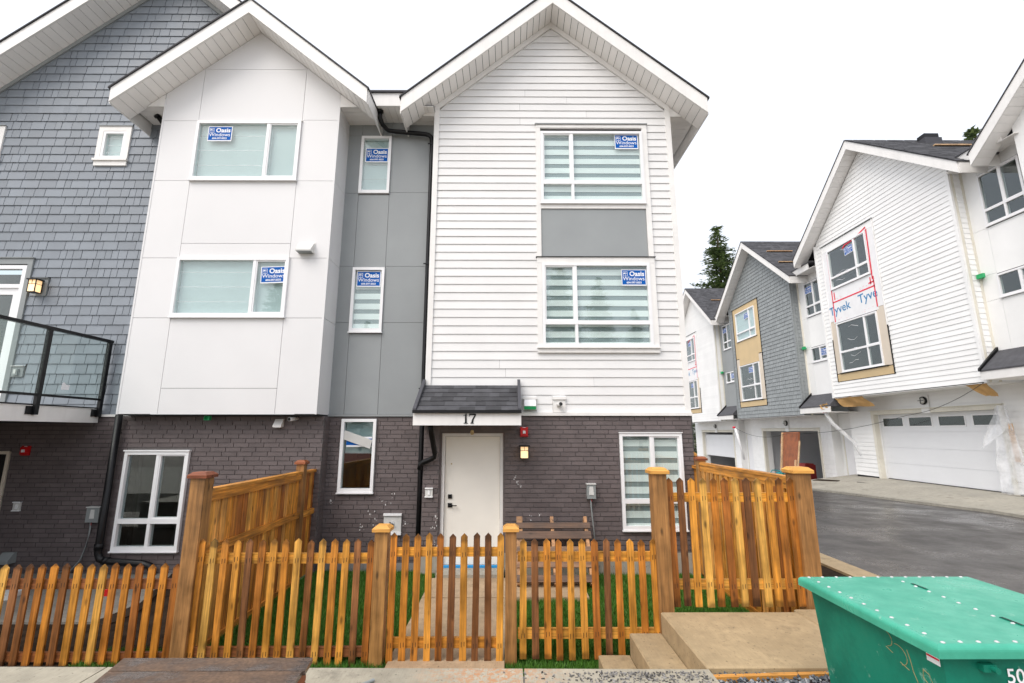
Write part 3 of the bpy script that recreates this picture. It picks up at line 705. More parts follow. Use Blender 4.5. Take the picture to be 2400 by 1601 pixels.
# --- downspouts
def pipe(name, parent, pts, r, mat='black_metal', seg=12): return MB().tube(pts, r, seg).build(name, mat, parent, True)
d1 = pipe('downspout', H17, [(-2.44, 7.84, 8.0), (-2.44, 7.86, 7.86), (-2.41, 7.95, 7.78), (-2.34, 8.06, 7.745), (-2.2, 8.09, 7.74), (-1.66, 8.09, 7.69), (-1.56, 8.09, 7.67), (-1.505, 8.09, 7.61), (-1.49, 8.09, 7.5), (-1.488, 8.09, 5.0), (-1.487, 8.09, 2.45), (-1.485, 8.07, 2.2), (-1.485, 8.07, 1.1), (-1.485, 8.07, -.18)], .042)
pipe('collar', d1, [(-2.44, 7.835, 8.004), (-2.44, 7.845, 7.965)], .065)
for z in (7.45, 5.05, 2.8): B('strap', 'black_metal', d1, -1.56, -1.43, 8.04, 8.06, z, z + .02)
d2 = pipe('downspout', H17, [(-1.27, 7.63, 2.19), (-1.265, 7.66, 2.1), (-1.21, 7.79, 1.74), (-1.22, 7.80, 1.68), (-1.28, 7.82, 1.645), (-1.40, 7.87, 1.60), (-1.455, 7.88, 1.56), (-1.465, 7.88, 1.48)], .042)
d3 = pipe('downspout', H17, [(-6.44, 7.86, 2.36), (-6.44, 7.86, .33), (-6.435, 7.86, .22), (-6.40, 7.86, .135), (-6.30, 7.86, .10), (-5.72, 7.86, .065), (-5.60, 7.86, .03), (-5.55, 7.86, -.06), (-5.54, 7.86, -.25)], .052)
pipe('joint_ring', d3, [(-6.44, 7.86, .36), (-6.44, 7.86, .27)], .062); pipe('joint_ring', d3, [(-6.33, 7.86, .112), (-6.26, 7.86, .098)], .062)
d4 = pipe('downspout', H17, [(-6.66, 7.93, 7.95), (-6.60, 8.0, 7.85), (-6.50, 8.05, 7.70), (-6.44, 8.10, 7.55), (-6.42, 8.10, 7.0)], .045)
pipe('collar', d4, [(-6.665, 7.925, 7.955), (-6.65, 7.94, 7.93)], .065)
# --- porch canopy
can = B('porch_canopy', 'white_trim', H17, -1.462, .172, 7.18, 7.215, 2.178, 2.358)
zr = lambda y: 2.40 + (y - 7.17) * .62
MB().prism_x([(7.216, 2.19), (7.216, 2.345), (YA - .02, 2.345), (YA - .02, 2.19)], -1.45, .16).build('canopy_soffit', 'soffit_white', can)
MB().prism_x([(7.15, 2.362), (7.15, 2.395), (YA - .02, 2.85), (YA - .02, 2.362)], -1.445, .155).build('canopy_deck', 'roof_edge', can)
for x0 in (-1.465, .125): MB().prism_x([(7.14, 2.36), (7.14, 2.43), (YA - .03, 2.95), (YA - .03, 2.80)], x0, x0 + .05).build('flashing', 'roof_edge', can)
B('drip_edge', 'black_metal', can, -1.468, .178, 7.132, 7.148, 2.358, 2.405)
for r_ in range(6):
    ya = 7.155 + r_ * .125; x = -1.41; 
    while x < .12:
        wdt = random.choice((.16, .2, .24, .12)); x2 = min(x + wdt, .122); t = random.choice((.008, .014))
        yb2 = min(ya + .135, YA - .03); m = MB()
        m.hexa([(x + .001, ya, zr(ya)), (x2 - .001, ya, zr(ya)), (x2 - .001, yb2, zr(yb2)), (x + .001, yb2, zr(yb2)), (x + .001, ya - .003, zr(ya) + t + .006), (x2 - .001, ya - .003, zr(ya) + t + .006), (x2 - .001, yb2, zr(yb2) + .003), (x + .001, yb2, zr(yb2) + .003)])
        m.build('roof_shingle', 'roof_asphalt', can); x = x2
# house number 17 in serif digits
nm = MB(); yn = 7.172
def P2(pts, dx): nm.prism_y([(x + dx, z) for x, z in pts], yn, yn + .007)
P2([(-.016, 2.215), (.016, 2.215), (.012, 2.32), (.012, 2.352), (-.002, 2.352), (-.012, 2.335), (-.012, 2.22)], -.665)
P2([(-.03, 2.205), (.032, 2.205), (.032, 2.215), (-.03, 2.215)], -.665); P2([(-.034, 2.318), (-.012, 2.328), (-.012, 2.338), (-.034, 2.33)], -.665)
P2([(-.048, 2.328), (.056, 2.328), (.056, 2.35), (-.048, 2.35)], -.567); P2([(-.048, 2.305), (-.036, 2.328), (-.048, 2.328)], -.567)
P2([(.034, 2.328), (.056, 2.328), (.024, 2.27), (.012, 2.215), (-.016, 2.215), (-.004, 2.265)], -.567); P2([(-.026, 2.205), (.022, 2.205), (.022, 2.215), (-.026, 2.215)], -.567)
nm.build('house_number', 'black_metal', can)
# plaster splashes on the brick
sp = MB()
def splash(x, y, z, s_, n=5):
    for _ in range(n):
        cx, cz = x + random.gauss(0, s_ * .5), z + random.gauss(0, s_ * .8); k = random.randint(5, 7); r0 = random.uniform(.003, .011)
        sp.prism_y([(cx + r0 * random.uniform(.4, 1.1) * math.cos(2 * math.pi * i / k), cz + r0 * random.uniform(.5, 2.2) * math.sin(2 * math.pi * i / k)) for i in range(k)], y - .004, y + .001)
for x, z in ((.1, 1.35), (.13, 1.28), (.17, 1.22), (.34, .74), (.47, .79)): splash(x, YA, z, .03, 4)
for x, z in ((-2.3, .72), (-2.1, .95), (-1.95, 1.05), (-2.45, .55), (-1.75, .6), (-2.2, .62)): splash(x, YB, z, .06, 6)
for x, z in ((-1.22, .62), (-1.2, .35), (-1.27, .2), (-1.19, .75)): splash(x, YA, z, .04, 6)
splash(-2.98, YB, .93, .03, 6)
sp.build('plaster_splashes', 'splash_white', H17, kind='stuff')
# ------------------------------------------------------------------ shingled townhouse on the left
HS = thing('townhouse', (-8.6, 8.3, -.3), 'blue grey shingled townhouse with balcony and dark brick ground floor', 'house')
YS = 8.2; SX, SZ, SS = -6.91, 11.38, .84
winS = [(-7.86, -7.42, 7.21, 7.80), (-10.4, -9.86, 7.21, 7.80)]; doorS = (-10.3, -8.80, 2.45, 5.07)
wall('sheathing', 'black_rough', HS, -10.8, -6.30, -.4, 8.2, YS + .03, YS + .14, winS + [doorS, (-9.35, -8.45, -.3, 1.74)])
MB().prism_y([(-10.8, 8.2), (-4.6, 8.2), (-4.6, SZ - SS * 2.31), (SX, SZ), (-10.8, SZ - SS * 3.89)], YS + .03, YS + .14).build('sheathing', 'black_rough', HS)
limS = lambda z: (SX - (SZ - .10 - z) / SS, SX + (SZ - .10 - z) / SS)
holS = [(-7.955, -7.335, 7.07, 7.92), (-10.5, -9.80, 7.07, 7.92), (-10.4, -8.705, 2.3, 5.225), (-8.60, -8.36, 4.50, 4.84), (-8.72, -8.50, 3.02, 3.22)]
sh = shingle_rows(-10.75, -6.30, 2.385, 8.24, .1765, holS) + shingle_rows(-10.75, -4.7, 8.2095, 11.3, .1765, holS, limS)
sh.sort(key=lambda b: (b[0] + b[1]) ** 2 * .25 + (b[2] - 2.08) ** 2 if b[1] > -9.4 else 999)
rest = MB()
for i, (a, b, c, d, at, bt) in enumerate(sh):
    m = MB() if i < 300 else rest
    lap_piece(m, a, b, c, d, YS + .012 + random.uniform(0, .003), .013, at, bt)
    if i < 300: m.build('shingle', 'shingle_blue', HS)
rest.build('shingles', 'shingle_blue', HS, kind='stuff')
B('base_trim', 'white_trim', HS, -7.05, -6.30, YS - .03, YS + .02, 2.335, 2.375)
for sg in (-1, 1):
    P = lambda h, dz: (SX + sg * h, SZ - SS * h + dz)
    hh = 3.9 if sg < 0 else 2.3
    MB().prism_y([P(0, -.10), P(hh, -.10), P(hh, -.004), P(0, -.004)], YS - .012, YS + .03).build('rake_board', 'shingle_grey', HS)
gable_roof(HS, SX, SZ, SS, 4.4, YS - .45, YS, 14.2, .30, clip_r=2.25)
# small windows with casing
for x0, x1, z0, z1 in winS:
    for q in ((x0 - .09, x1 + .09, z1, z1 + .10), (x0 - .09, x0, z0, z1), (x1, x1 + .09, z0, z1)): B('window_casing', 'white_trim', HS, q[0], q[1], YS - .02, YS + .05, q[2], q[3])
    B('window_sill', 'white_trim', HS, x0 - .11, x1 + .11, YS - .05, YS + .05, z0 - .045, z0 - .001); B('window_apron', 'white_trim', HS, x0 - .09, x1 + .09, YS - .02, YS + .05, z0 - .14, z0 - .046)
    B('head_flashing', 'grey_panel', HS, x0 - .1, x1 + .1, YS - .04, YS + .03, z1 + .102, z1 + .112)
    window(HS, x0, x1, z0, z1, YS + .02, blind='roller', sill=False)
# balcony door
for q in ((-10.4, -8.71, 5.09, 5.20), (-8.80, -8.71, 2.45, 5.09)): B('door_casing', 'shingle_grey', HS, q[0], q[1], YS - .02, YS + .05, q[2], q[3])
B('head_flashing', 'shingle_grey', HS, -10.4, -8.695, YS - .045, YS + .03, 5.202, 5.215)
bd = MB(); bd.box(-10.3, -8.80, YS - .01, YS + .08, 5.0, 5.07); bd.box(-8.88, -8.80, YS - .01, YS + .08, 2.45, 5.0); bd.box(-10.3, -8.88, YS - .01, YS + .08, 4.64, 4.71); bd.box(-10.3, -10.2, YS - .01, YS + .08, 2.45, 5.0)
bdo = bd.build('balcony_door', 'white_vinyl', HS)
B('pane', 'glass_dark', bdo, -10.2, -8.88, YS + .03, YS + .035, 4.71, 5.0)
lf = MB(); lf.box(-8.99, -8.88, YS + .02, YS + .07, 2.46, 4.64); lf.box(-10.2, -8.99, YS + .02, YS + .07, 4.52, 4.64); lf.box(-10.2, -8.99, YS + .02, YS + .07, 2.46, 2.7); lf.box(-9.6, -9.5, YS + .02, YS + .07, 2.7, 4.52); lf.build('door_leaf', 'white_vinyl', bdo)
B('pane', 'glass_dark', bdo, -9.5, -8.99, YS + .05, YS + .055, 2.7, 4.52); B('pane', 'glass_dark', bdo, -10.2, -9.6, YS + .05, YS + .055, 2.7, 4.52)
B('interior', 'room_dark', bdo, -10.35, -8.75, YS + .9, YS + 1.0, 2.3, 5.2)
# brick ground floor under the balcony
bl = brick_run(-10.75, -6.47, -.35, 2.33, [(-9.35, -8.44, -.4, 1.76)], .25); bl.sort(key=lambda b: -b[0])
lay_bricks(HS, bl, YS - .005, 300)
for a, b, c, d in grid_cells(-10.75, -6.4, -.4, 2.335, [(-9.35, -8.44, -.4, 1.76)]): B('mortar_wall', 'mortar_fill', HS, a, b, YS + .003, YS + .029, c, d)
gd = MB(); gd.box(-8.50, -8.455, YS - .02, YS + .1, -.3, 1.76); gd.box(-9.35, -8.50, YS - .02, YS + .1, 1.71, 1.76); gdo = gd.build('door', 'tan_pale', HS)
B('door_leaf', 'black_rough', gdo, -9.35, -8.50, YS + .06, YS + .1, -.3, 1.71)
# balcony, front extended out of view to deepen the shade on the wall below
bal = B('balcony', 'concrete_dark', HS, -10.8, -7.075, 4.5, YS - .03, 2.25, 2.44)
B('balcony_fascia', 'white_trim', bal, -7.073, -7.04, 4.48, YS - .035, 2.232, 2.455); B('balcony_fascia', 'white_trim', bal, -10.8, -7.075, 4.47, 4.498, 2.232, 2.455)
B('deck_edge', 'black_rough', bal, -7.10, -7.045, 4.5, YS - .035, 2.457, 2.49); B('drip_edge', 'white_trim', bal, -7.07, -7.03, 4.5, YS - .035, 2.457, 2.466)
B('balcony_underside', 'black_rough', bal, -10.8, -7.075, 4.5, YS - .03, 2.225, 2.249)
B('unseen_shade_wall', 'brick_dark', HS, -9.6, -9.4, 4.5, YS - .02, -.4, 2.22)  # unseen wall added to darken the space under the balcony
for y in (8.12, 7.03, 5.95, 4.6):
    B('railing_post', 'black_metal', bal, -7.038, -6.985, y - .03, y + .03, 2.33, 3.61); B('bracket', 'black_metal', bal, -7.039, -7.02, y - .12, y - .032, 2.335, 2.455)
B('hand_rail', 'black_metal', bal, -7.045, -6.978, 4.5, 8.16, 3.612, 3.66)
for a, b in ((7.062, 8.088), (5.982, 6.998), (4.632, 5.918)):
    B('bottom_rail', 'black_metal', bal, -7.03, -6.99, a, b, 2.605, 2.64); B('glass_panel', 'glass_clear', bal, -7.014, -7.006, a, b, 2.642, 3.61)
m = MB(); m.add([(0, -.06, -.05), (0, .07, -.045), (0, .075, .03), (0, .02, .03), (0, -.03, .07), (0, -.055, .04)], [(0, 1, 2, 3, 4, 5)]); place('paper_label', m.mesh('paper_label', 'sticker_white', (0, 0, 0))[0], (-7.003, 7.42, 2.78), bal)
# ------------------------------------------------------------------ fixtures on the walls
def lantern(x, y, z, h, label, plate=False):
    t = thing('wall_lantern', (x, y, z), label, 'lamp', 'lit wall lanterns')
    w_ = .066
    B('glass_shade', 'lamp_glow', t, x - w_, x + w_, y - .15, y - .035, z + .012, z + h - .016)
    f = MB()
    for sx in (-1, 1):
        for yy in (-.156, -.04): f.box(x + sx * w_ - .006, x + sx * w_ + .006, y + yy, y + yy + .012, z, z + h - .015)
    f.box(x - w_, x + w_, y - .156, y - .15, z, z + .012); f.box(x - w_, x + w_, y - .156, y - .151, z + h * .62, z + h * .62 + .007); f.box(x - .003, x + .003, y - .156, y - .151, z + h * .62, z + h - .015)
    for sx in (-1, 1): f.box(x + sx * w_ - .003, x + sx * w_ + .003, y - .15, y - .04, z + h * .62, z + h * .62 + .007)
    f.box(x - w_, x + w_, y - .15, y - .035, z, z + .01)
    f.build('frame', 'black_metal', t)
    MB().prism_z([(x - w_ - .022, y - .178), (x + w_ + .022, y - .178), (x + w_ + .022, y - .02), (x - w_ - .022, y - .02)], z + h - .015, z + h + .008).build('roof_cap', 'black_metal', t)
    B('back_plate', 'black_metal', t, x - .05, x + .05, y - .034, y - .001, z + .02, z + h - .02)
    if plate: B('mounting_block', 'shingle_grey', t, x - .115, x + .125, y - .0008, y + .03, z - .03, z + h + .05); B('block_flashing', 'grey_panel', t, x - .125, x + .135, y - .03, y + .01, z + h + .052, z + h + .062)
lantern(.235, YA - .004, 1.655, .205, 'lit square lantern on brick right of the cream door')
lantern(-8.50, YS - .012, 4.52, .24, 'lit square lantern on grey shingles beside the balcony door', True)
def alarm(x, y, z, label):
    t = thing('fire_alarm', (x, y, z), label, 'alarm', 'red fire alarms')
    m = MB(); w_, h = .066, .078
    m.hexa([(x - w_, y - .03, z - h), (x + w_, y - .03, z - h), (x + w_, y, z - h), (x - w_, y, z - h), (x - w_, y - .03, z + h), (x + w_, y - .03, z + h), (x + w_, y, z + h), (x - w_, y, z + h)])
    m.hexa([(x - w_ + .008, y - .058, z - h + .02), (x + w_ - .008, y - .058, z - h + .02), (x + w_ - .002, y - .031, z - h + .01), (x - w_ + .002, y - .031, z - h + .01), (x - w_ + .008, y - .058, z + h - .02), (x + w_ - .008, y - .058, z + h - .02), (x + w_ - .002, y - .031, z + h - .01), (x - w_ + .002, y - .031, z + h - .01)])
    m.build('housing', 'alarm_red', t); B('strobe', 'sticker_white', t, x - .022, x + .022, y - .075, y - .0585, z - .025, z + .02); B('caption', 'sticker_white', t, x - .025, x + .025, y - .0315, y - .0302, z + h - .009, z + h - .003)
alarm(.236, YA - .003, 2.08, 'red fire alarm box on brick above the lantern by the door')
alarm(-8.18, YS - .008, 1.77, 'red fire alarm box in the dark under the balcony')
def bell_plate(x, y, z, label, w_=.06, h=.075):
    t = thing('doorbell_plate', (x, y, z), label, 'doorbell', 'plastic doorbell plates')
    m = MB(); m.box(x - w_, x + w_, y - .022, y, z - h + .018, z + h - .018); m.build('plate', 'light_plastic', t)
    B('cover', 'white_vinyl', t, x - w_ - .004, x + w_ + .004, y - .04, y, z + h - .017, z + h); B('drip_lip', 'white_vinyl', t, x - w_ - .004, x + w_ + .004, y - .036, y, z - h, z - h + .017); B('button', 'white_vinyl', t, x - .016, x + .016, y - .034, y - .0225, z - .035, z + .035)
bell_plate(-1.305, YA - .003, 1.12, 'white doorbell plate on brick left of the cream door')
bell_plate(-8.155, YS - .008, .87, 'pale doorbell plate on dark brick under the balcony')
t = thing('wall_outlet', (-8.61, YS, 3.1), 'grey covered outlet on shingles behind the balcony glass', 'outlet')
B('mounting_block', 'shingle_grey', t, -8.715, -8.505, YS - .013, YS + .02, 3.025, 3.205); B('block_flashing', 'light_plastic', t, -8.72, -8.50, YS - .035, YS, 3.207, 3.218); B('cover', 'grey_plastic', t, -8.65, -8.57, YS - .05, YS - .0135, 3.05, 3.16); B('lid', 'light_plastic', t, -8.63, -8.59, YS - .058, YS - .0505, 3.075, 3.15)
def meter(x0, x1, y, z0, z1, pts, label):
    t = thing('electrical_box', ((x0 + x1) / 2, y, z0), label, 'electrical box', 'grey electrical disconnect boxes')
    B('enclosure', 'grey_plastic', t, x0, x1, y - .09, y, z0, z1)
    B('lid_top', 'light_plastic', t, x0 - .006, x1 + .006, y - .105, y, z1 + .001, z1 + .015)
    cx = (x0 + x1) / 2
    MB().prism_y([(cx - .04, z0 + .06), (cx + .04, z0 + .06), (cx + .03, z1 - .03), (cx - .03, z1 - .03)], y - .098, y - .091).build('switch_door', 'light_plastic', t)
    pipe('conduit', t, pts, .012, 'grey_plastic', 8); pipe('wire', t, [(pts[0][0] + .01, y - .06, z0), (pts[0][0] + .014, y - .06, z0 - .05)], .005, 'alarm_red', 6)
meter(1.237, 1.378, YA - .003, 1.03, 1.25, [(1.30, YA - .05, 1.03), (1.305, YA - .05, .9), (1.33, YA - .05, .6), (1.345, YA - .04, .4), (1.35, YA - .03, .1), (1.40, YA - .05, .0)], 'grey electrical box with conduit on brick beside the striped window')
meter(-6.93, -6.72, YS - .008, .63, .86, [(-6.86, YS - .06, .63), (-6.86, YS - .06, .45), (-6.87, YS - .07, .25), (-6.92, YS - .08, .05), (-7.03, YS - .1, -.1), (-7.2, YS - .12, -.12)], 'grey electrical box with conduit on dark brick left of the downspout')
t = thing('hose_tap_panel', (-1.93, YB, .43), 'pale square tap panel on brick behind the gate post', 'tap panel')
B('panel', 'light_plastic', t, -2.08, -1.79, YB - .03, YB - .003, .46, .72); B('top_flashing', 'white_vinyl', t, -2.085, -1.785, YB - .055, YB - .003, .722, .755); B('bottom_lip', 'white_vinyl', t, -2.085, -1.785, YB - .05, YB - .003, .42, .458)
MB().tube([(-1.935, YB - .03, .60), (-1.935, YB - .09, .60)], .014, 8).build('spout', 'steel', t); MB().tube([(-1.97, YB - .085, .63), (-1.90, YB - .085, .585)], .007, 6).build('tap_handle', 'black_metal', t); MB().tube([(-1.935, YB - .029, .60), (-1.935, YB - .038, .60)], .035, 12).build('flange', 'steel', t)
# vents
t = thing('vent_hood', (-3.51, YC, 5.08), 'white vent hood high on the white bay', 'vent')
m = MB(); m.prism_x([(YC - .002, 5.28), (YC - .03, 5.28), (YC - .15, 5.13), (YC - .15, 5.10), (YC - .002, 5.10)], -3.64, -3.38); m.build('hood', 'light_plastic', t)
B('grille', 'grey_plastic', t, -3.625, -3.395, YC - .14, YC - .02, 5.088, 5.099); B('flange', 'white_trim', t, -3.655, -3.365, YC - .009, YC - .001, 5.095, 5.30)
t = thing('vent_hood', (-3.83, YD, 2.1), 'small white vent hood on brick under the bay', 'vent')
MB().prism_x([(YD - .004, 2.29), (YD - .02, 2.29), (YD - .10, 2.18), (YD - .10, 2.16), (YD - .004, 2.16)], -3.90, -3.76).build('hood', 'white_trim', t); B('flap', 'light_plastic', t, -3.89, -3.77, YD - .095, YD - .02, 2.151, 2.159)
t = thing('exhaust_pipe', (-3.6, YD, 2.29), 'white plastic exhaust pipe stub under the bay', 'pipe')
m = MB(); m.tube([(-3.55, YD - .002, 2.30), (-3.60, YD - .17, 2.285)], .034, 14); m.build('pipe', 'white_vinyl', t, True); MB().tube([(-3.6002, YD - .1702, 2.2849), (-3.601, YD - .174, 2.2845)], .026, 12).build('bore', 'black_rough', t)
t = thing('vent_hood', (.335, YA, 2.44), 'white vent hood with green mouth right of the porch roof', 'vent')
MB().prism_x([(YA - .002, 2.61), (YA - .05, 2.61), (YA - .12, 2.50), (YA - .002, 2.50)], .24, .43).build('hood', 'white_vinyl', t); MB().prism_x([(YA - .04, 2.498), (YA - .125, 2.498), (YA - .11, 2.445), (YA - .04, 2.445)], .237, .433).build('green_flap', 'green_plastic', t); B('mounting_block', 'white_trim', t, .222, .448, YA - .012, YA + .02, 2.435, 2.612); B('block_flashing', 'white_trim', t, .215, .455, YA - .04, YA, 2.614, 2.648)
t = thing('exhaust_pipe', (.83, YA, 2.41), 'black mouthed pipe stub on white block above the brick', 'pipe')
B('mounting_block', 'white_trim', t, .724, .932, YA - .014, YA + .02, 2.405, 2.612); B('block_flashing', 'white_trim', t, .715, .941, YA - .04, YA, 2.614, 2.66)
MB().tube([(.815, YA - .015, 2.515), (.84, YA - .12, 2.535)], .036, 14).build('pipe', 'light_plastic', t, True); MB().tube([(.8402, YA - .1205, 2.5351), (.8405, YA - .123, 2.5355)], .031, 12).build('bore', 'black_rough', t)
t = thing('conduit_stub', (-4.55, YC, 2.25), 'small bright green electrical box under the bay', 'junction box')
m = MB(); 
for q in ((-4.98, -4.975, 2.27, 2.34), (-4.90, -4.895, 2.27, 2.34), (-4.975, -4.90, 2.335, 2.34), (-4.975, -4.90, 2.27, 2.275)): m.box(q[0], q[1], YC + .08, YC + .14, q[2], q[3])
m.box(-4.975, -4.90, YC + .13, YC + .14, 2.275, 2.335); m.build('box', 'green_plastic', t)
t = thing('dryer_vent', (-8.1, YS, -.05), 'grey vent hood low on dark brick behind left picket fence', 'vent')
MB().prism_x([(YS - .006, .16), (YS - .05, .16), (YS - .14, .05), (YS - .14, .0), (YS - .006, .0)], -8.22, -8.02).build('hood', 'grey_plastic', t)
# ------------------------------------------------------------------ fences
def picket_mesh(h, w_=.066, t=.02):
    return MB().prism_y([(-w_ / 2, 0), (w_ / 2, 0), (w_ / 2, h - .034), (0, h), (-w_ / 2, h - .034)], -t / 2, t / 2).mesh('picket', 'cedar_z', (0, 0, h / 2))[0]
NAIL = None
paint('nail_rust', (.045, .022, .012), .7, .2, 20, 0, 0)
def row(parent, x0, x1, n, z0, z1, y, rails=()):
    global NAIL
    if NAIL is None: NAIL = MB().box(-.016, -.011, -.0008, .0004, -.03, .016).box(.011, .016, -.0008, .0004, -.022, .018).mesh('nail', 'nail_rust', (0, 0, 0))[0]
    ms = [picket_mesh(z1 - z0 + random.uniform(-.008, .008), random.choice((.063, .066, .068))) for _ in range(4)]
    for i in range(n):
        x = x0 + (x1 - x0) * i / (n - 1)
        pk = place('picket', random.choice(ms), (x + random.uniform(-.004, .004), y - .012, (z0 + z1) / 2 + random.uniform(-.006, .006)), parent, rot=(0, random.uniform(-.009, .009), 0))
        for zr_ in rails: place('nail', NAIL, (CEN[pk.name].x, CEN[pk.name].y - .0105, zr_ + random.uniform(-.012, .012)), pk)
def post(parent, x, y, z0, z1, w_=.125, cap='cedar_cap'):
    p = B('post', 'cedar_post', parent, x - w_ / 2, x + w_ / 2, y - w_ / 2, y + w_ / 2, z0, z1 - .06)
    a, b = w_ / 2 + .025, w_ / 2 - .01
    m = MB(); m.box(x - a, x + a, y - a, y + a, z1 - .06, z1 - .03)
    m.hexa([(x - a, y - a, z1 - .03), (x + a, y - a, z1 - .03), (x + a, y + a, z1 - .03), (x - a, y + a, z1 - .03), (x - b, y - b, z1), (x + b, y - b, z1), (x + b, y + b, z1), (x - b, y + b, z1)])
    m.build('post_cap', cap, p); return p
YF = 5.05
f1 = thing('picket_fence', (-4.3, YF, -.15), 'lower cedar picket fence at far left in front of the dark brick', 'fence')
row(f1, -5.385, -3.32, 18, -.135, .79, YF, (.59,)); B('rail', 'cedar_rail_dark', f1, -5.5, -3.28, YF + .0, YF + .038, .55, .64); B('rail', 'cedar_rail_dark', f1, -5.5, -3.28, YF + .0, YF + .038, -.10, -.02)
f2 = thing('picket_fence', (-2.2, YF, -.17), 'cedar picket fence between tall red-capped post and the gate', 'fence')
row(f2, -3.095, -1.402, 15, -.15, 1.02, YF, (.83, -.02)); B('rail', 'cedar_x', f2, -3.10, -1.36, YF, YF + .038, .785, .88); B('rail', 'cedar_rail_dark', f2, -3.10, -1.36, YF, YF + .038, -.06, .025)
post(f2, -3.19, YF + .02, -.25, 1.675, .15, 'cedar_cap_red'); post(f2, -1.292, YF + .02, -.25, 1.152, .128)
f3 = thing('garden_gate', (-.63, YF, -.15), 'cedar picket gate in front of the concrete path', 'gate')
row(f3, -1.165, -.097, 10, -.15, 1.078, YF - .01, (.89, .06)); B('rail', 'cedar_x', f3, -1.20, -.07, YF - .01, YF + .028, .85, .935); B('rail', 'cedar_x', f3, -1.20, -.07, YF - .01, YF + .028, .018, .11)
f4 = thing('picket_fence', (.75, YF, -.1), 'low cedar picket fence between the gate and the steps', 'fence')
row(f4, .131, 1.451, 12, -.08, 1.022, YF, (.845, .14)); B('rail', 'cedar_x', f4, .08, 1.47, YF, YF + .038, .80, .892); B('rail', 'cedar_x', f4, .08, 1.47, YF, YF + .038, .095, .187)
post(f4, .012, YF + .02, -.25, 1.152, .112)
f5 = thing('picket_fence', (2.27, YF, .3), 'raised cedar picket fence behind the concrete landing', 'fence')
row(f5, 1.648, 2.905, 12, .385, 1.614, YF, (1.415, .585)); B('rail', 'cedar_x', f5, 1.60, 2.94, YF, YF + .038, 1.372, 1.462); B('rail', 'cedar_x', f5, 1.60, 2.94, YF, YF + .038, .54, .631)
post(f5, 1.54, YF + .02, -.25, 1.716, .145); post(f5, 3.012, YF + .02, -.25, 1.722, .165)
def side_fence(x, ya, yb, z0, z1, sg, label, gap):
    t = thing('board_fence', (x, (ya + yb) / 2, z0), label, 'fence')
    n = int((yb - ya) / (.105 if not gap else .15)); st = (yb - ya) / n
    for i in range(n):
        y = ya + i * st; o = random.uniform(-.004, .004)
        wdt = st - .003 if not gap else st * .72
        B('board', 'cedar_panel', t, x - .009 + o + (sg * .03 if gap else 0), x + .009 + o + (sg * .03 if gap else 0), y, y + wdt, z0 + .04, z1 - .055)
        if gap: B('board', 'cedar_panel', t, x - .009 - sg * .03, x + .009 - sg * .03, y + st * .5, min(yb, y + st * .5 + wdt), z0 + .04, z1 - .055)
    B('top_rail', 'cedar_y', t, x - .05, x + .05, ya, yb, z1 - .035, z1); B('trim_rail', 'cedar_y', t, x + sg * .012 + (-.0 if sg > 0 else -.03), x + sg * .012 + (.03 if sg > 0 else 0), ya, yb, z1 - .13, z1 - .036)
    if gap:
        B('middle_rail', 'cedar_y', t, x - .019, x + .019, ya, yb, .78, .86)
        B('bottom_rail', 'cedar_y', t, x - .045, x + .045, ya, yb, z0 - .02, z0 + .09)
    else:
        B('middle_rail', 'cedar_y', t, x + .013, x + .05, ya, yb, .815, .90); B('bottom_rail', 'cedar_y', t, x + .013, x + .05, ya, yb, z0, z0 + .10)
    return t
sl = side_fence(-3.2, 5.14, 7.40, -.16, 1.49, 1, 'solid cedar board fence running back to the brick wall at left', False)
post(sl, -3.2, 7.47, -.25, 1.655, .115, 'cedar_cap_red')
for k in range(4): B('board', 'cedar_panel', sl, -3.21, -3.19, 7.535 + k * .118, 7.535 + k * .118 + .115, -.1, 1.44)
B('top_rail', 'cedar_y', sl, -3.24, -3.16, 7.53, 8.0, 1.442, 1.485); B('middle_rail', 'cedar_y', sl, -3.187, -3.15, 7.53, 8.0, .80, .88)
post(sl, -3.2, 8.06, -.25, 1.655, .09)
sr = side_fence(3.02, 5.14, 7.58, -.12, 1.61, -1, 'cedar board fence running back to the house corner at right', True)
post(sr, 3.02, 7.64, -.25, 1.70, .115, 'cedar_cap_red'); post(sr, 3.02, 8.03, -.25, 1.755, .10)
for k in range(2): B('board', 'cedar_panel', sr, 3.01, 3.03, 7.71 + k * .132, 7.71 + k * .132 + .125, -.1, 1.5)
B('top_rail', 'cedar_y', sr, 2.98, 3.06, 7.70, 7.975, 1.502, 1.545)
# ------------------------------------------------------------------ steps and landing
st = thing('concrete_steps', (1.9, 4.3, -.3), 'tan concrete steps rising to a flat landing in front of raised fence', 'steps')
def slab_e(name, x0, x1, y0, y1, z0, z1, mat='concrete_tan'):
    e = .012
    return MB().hexa([(x0, y0, z0), (x1, y0, z0), (x1, y1, z0), (x0, y1, z0), (x0, y0, z1 - e), (x1, y0, z1 - e), (x1, y1, z1 - e), (x0, y1, z1 - e)]).hexa([(x0, y0, z1 - e), (x1, y0, z1 - e), (x1, y1, z1 - e), (x0, y1, z1 - e), (x0 + e, y0 + e, z1), (x1 - e, y0 + e, z1), (x1 - e, y1 - e, z1), (x0 + e, y1 - e, z1)]).build(name, mat, st)
slab_e('landing', 1.435, 2.735, 3.80, 4.86, -.4, .40); slab_e('landing', 2.745, 4.05, 3.90, 4.93, -.4, .40)
slab_e('step', 1.13, 1.433, 3.80, 4.86, -.4, .22); slab_e('step', .83, 1.128, 3.80, 4.86, -.4, .035)
sheet('lower_path', 'concrete_walk', [(-1.3, 3.85), (.83, 3.85), (.83, 4.7), (-1.3, 4.7)], -.15, .2)
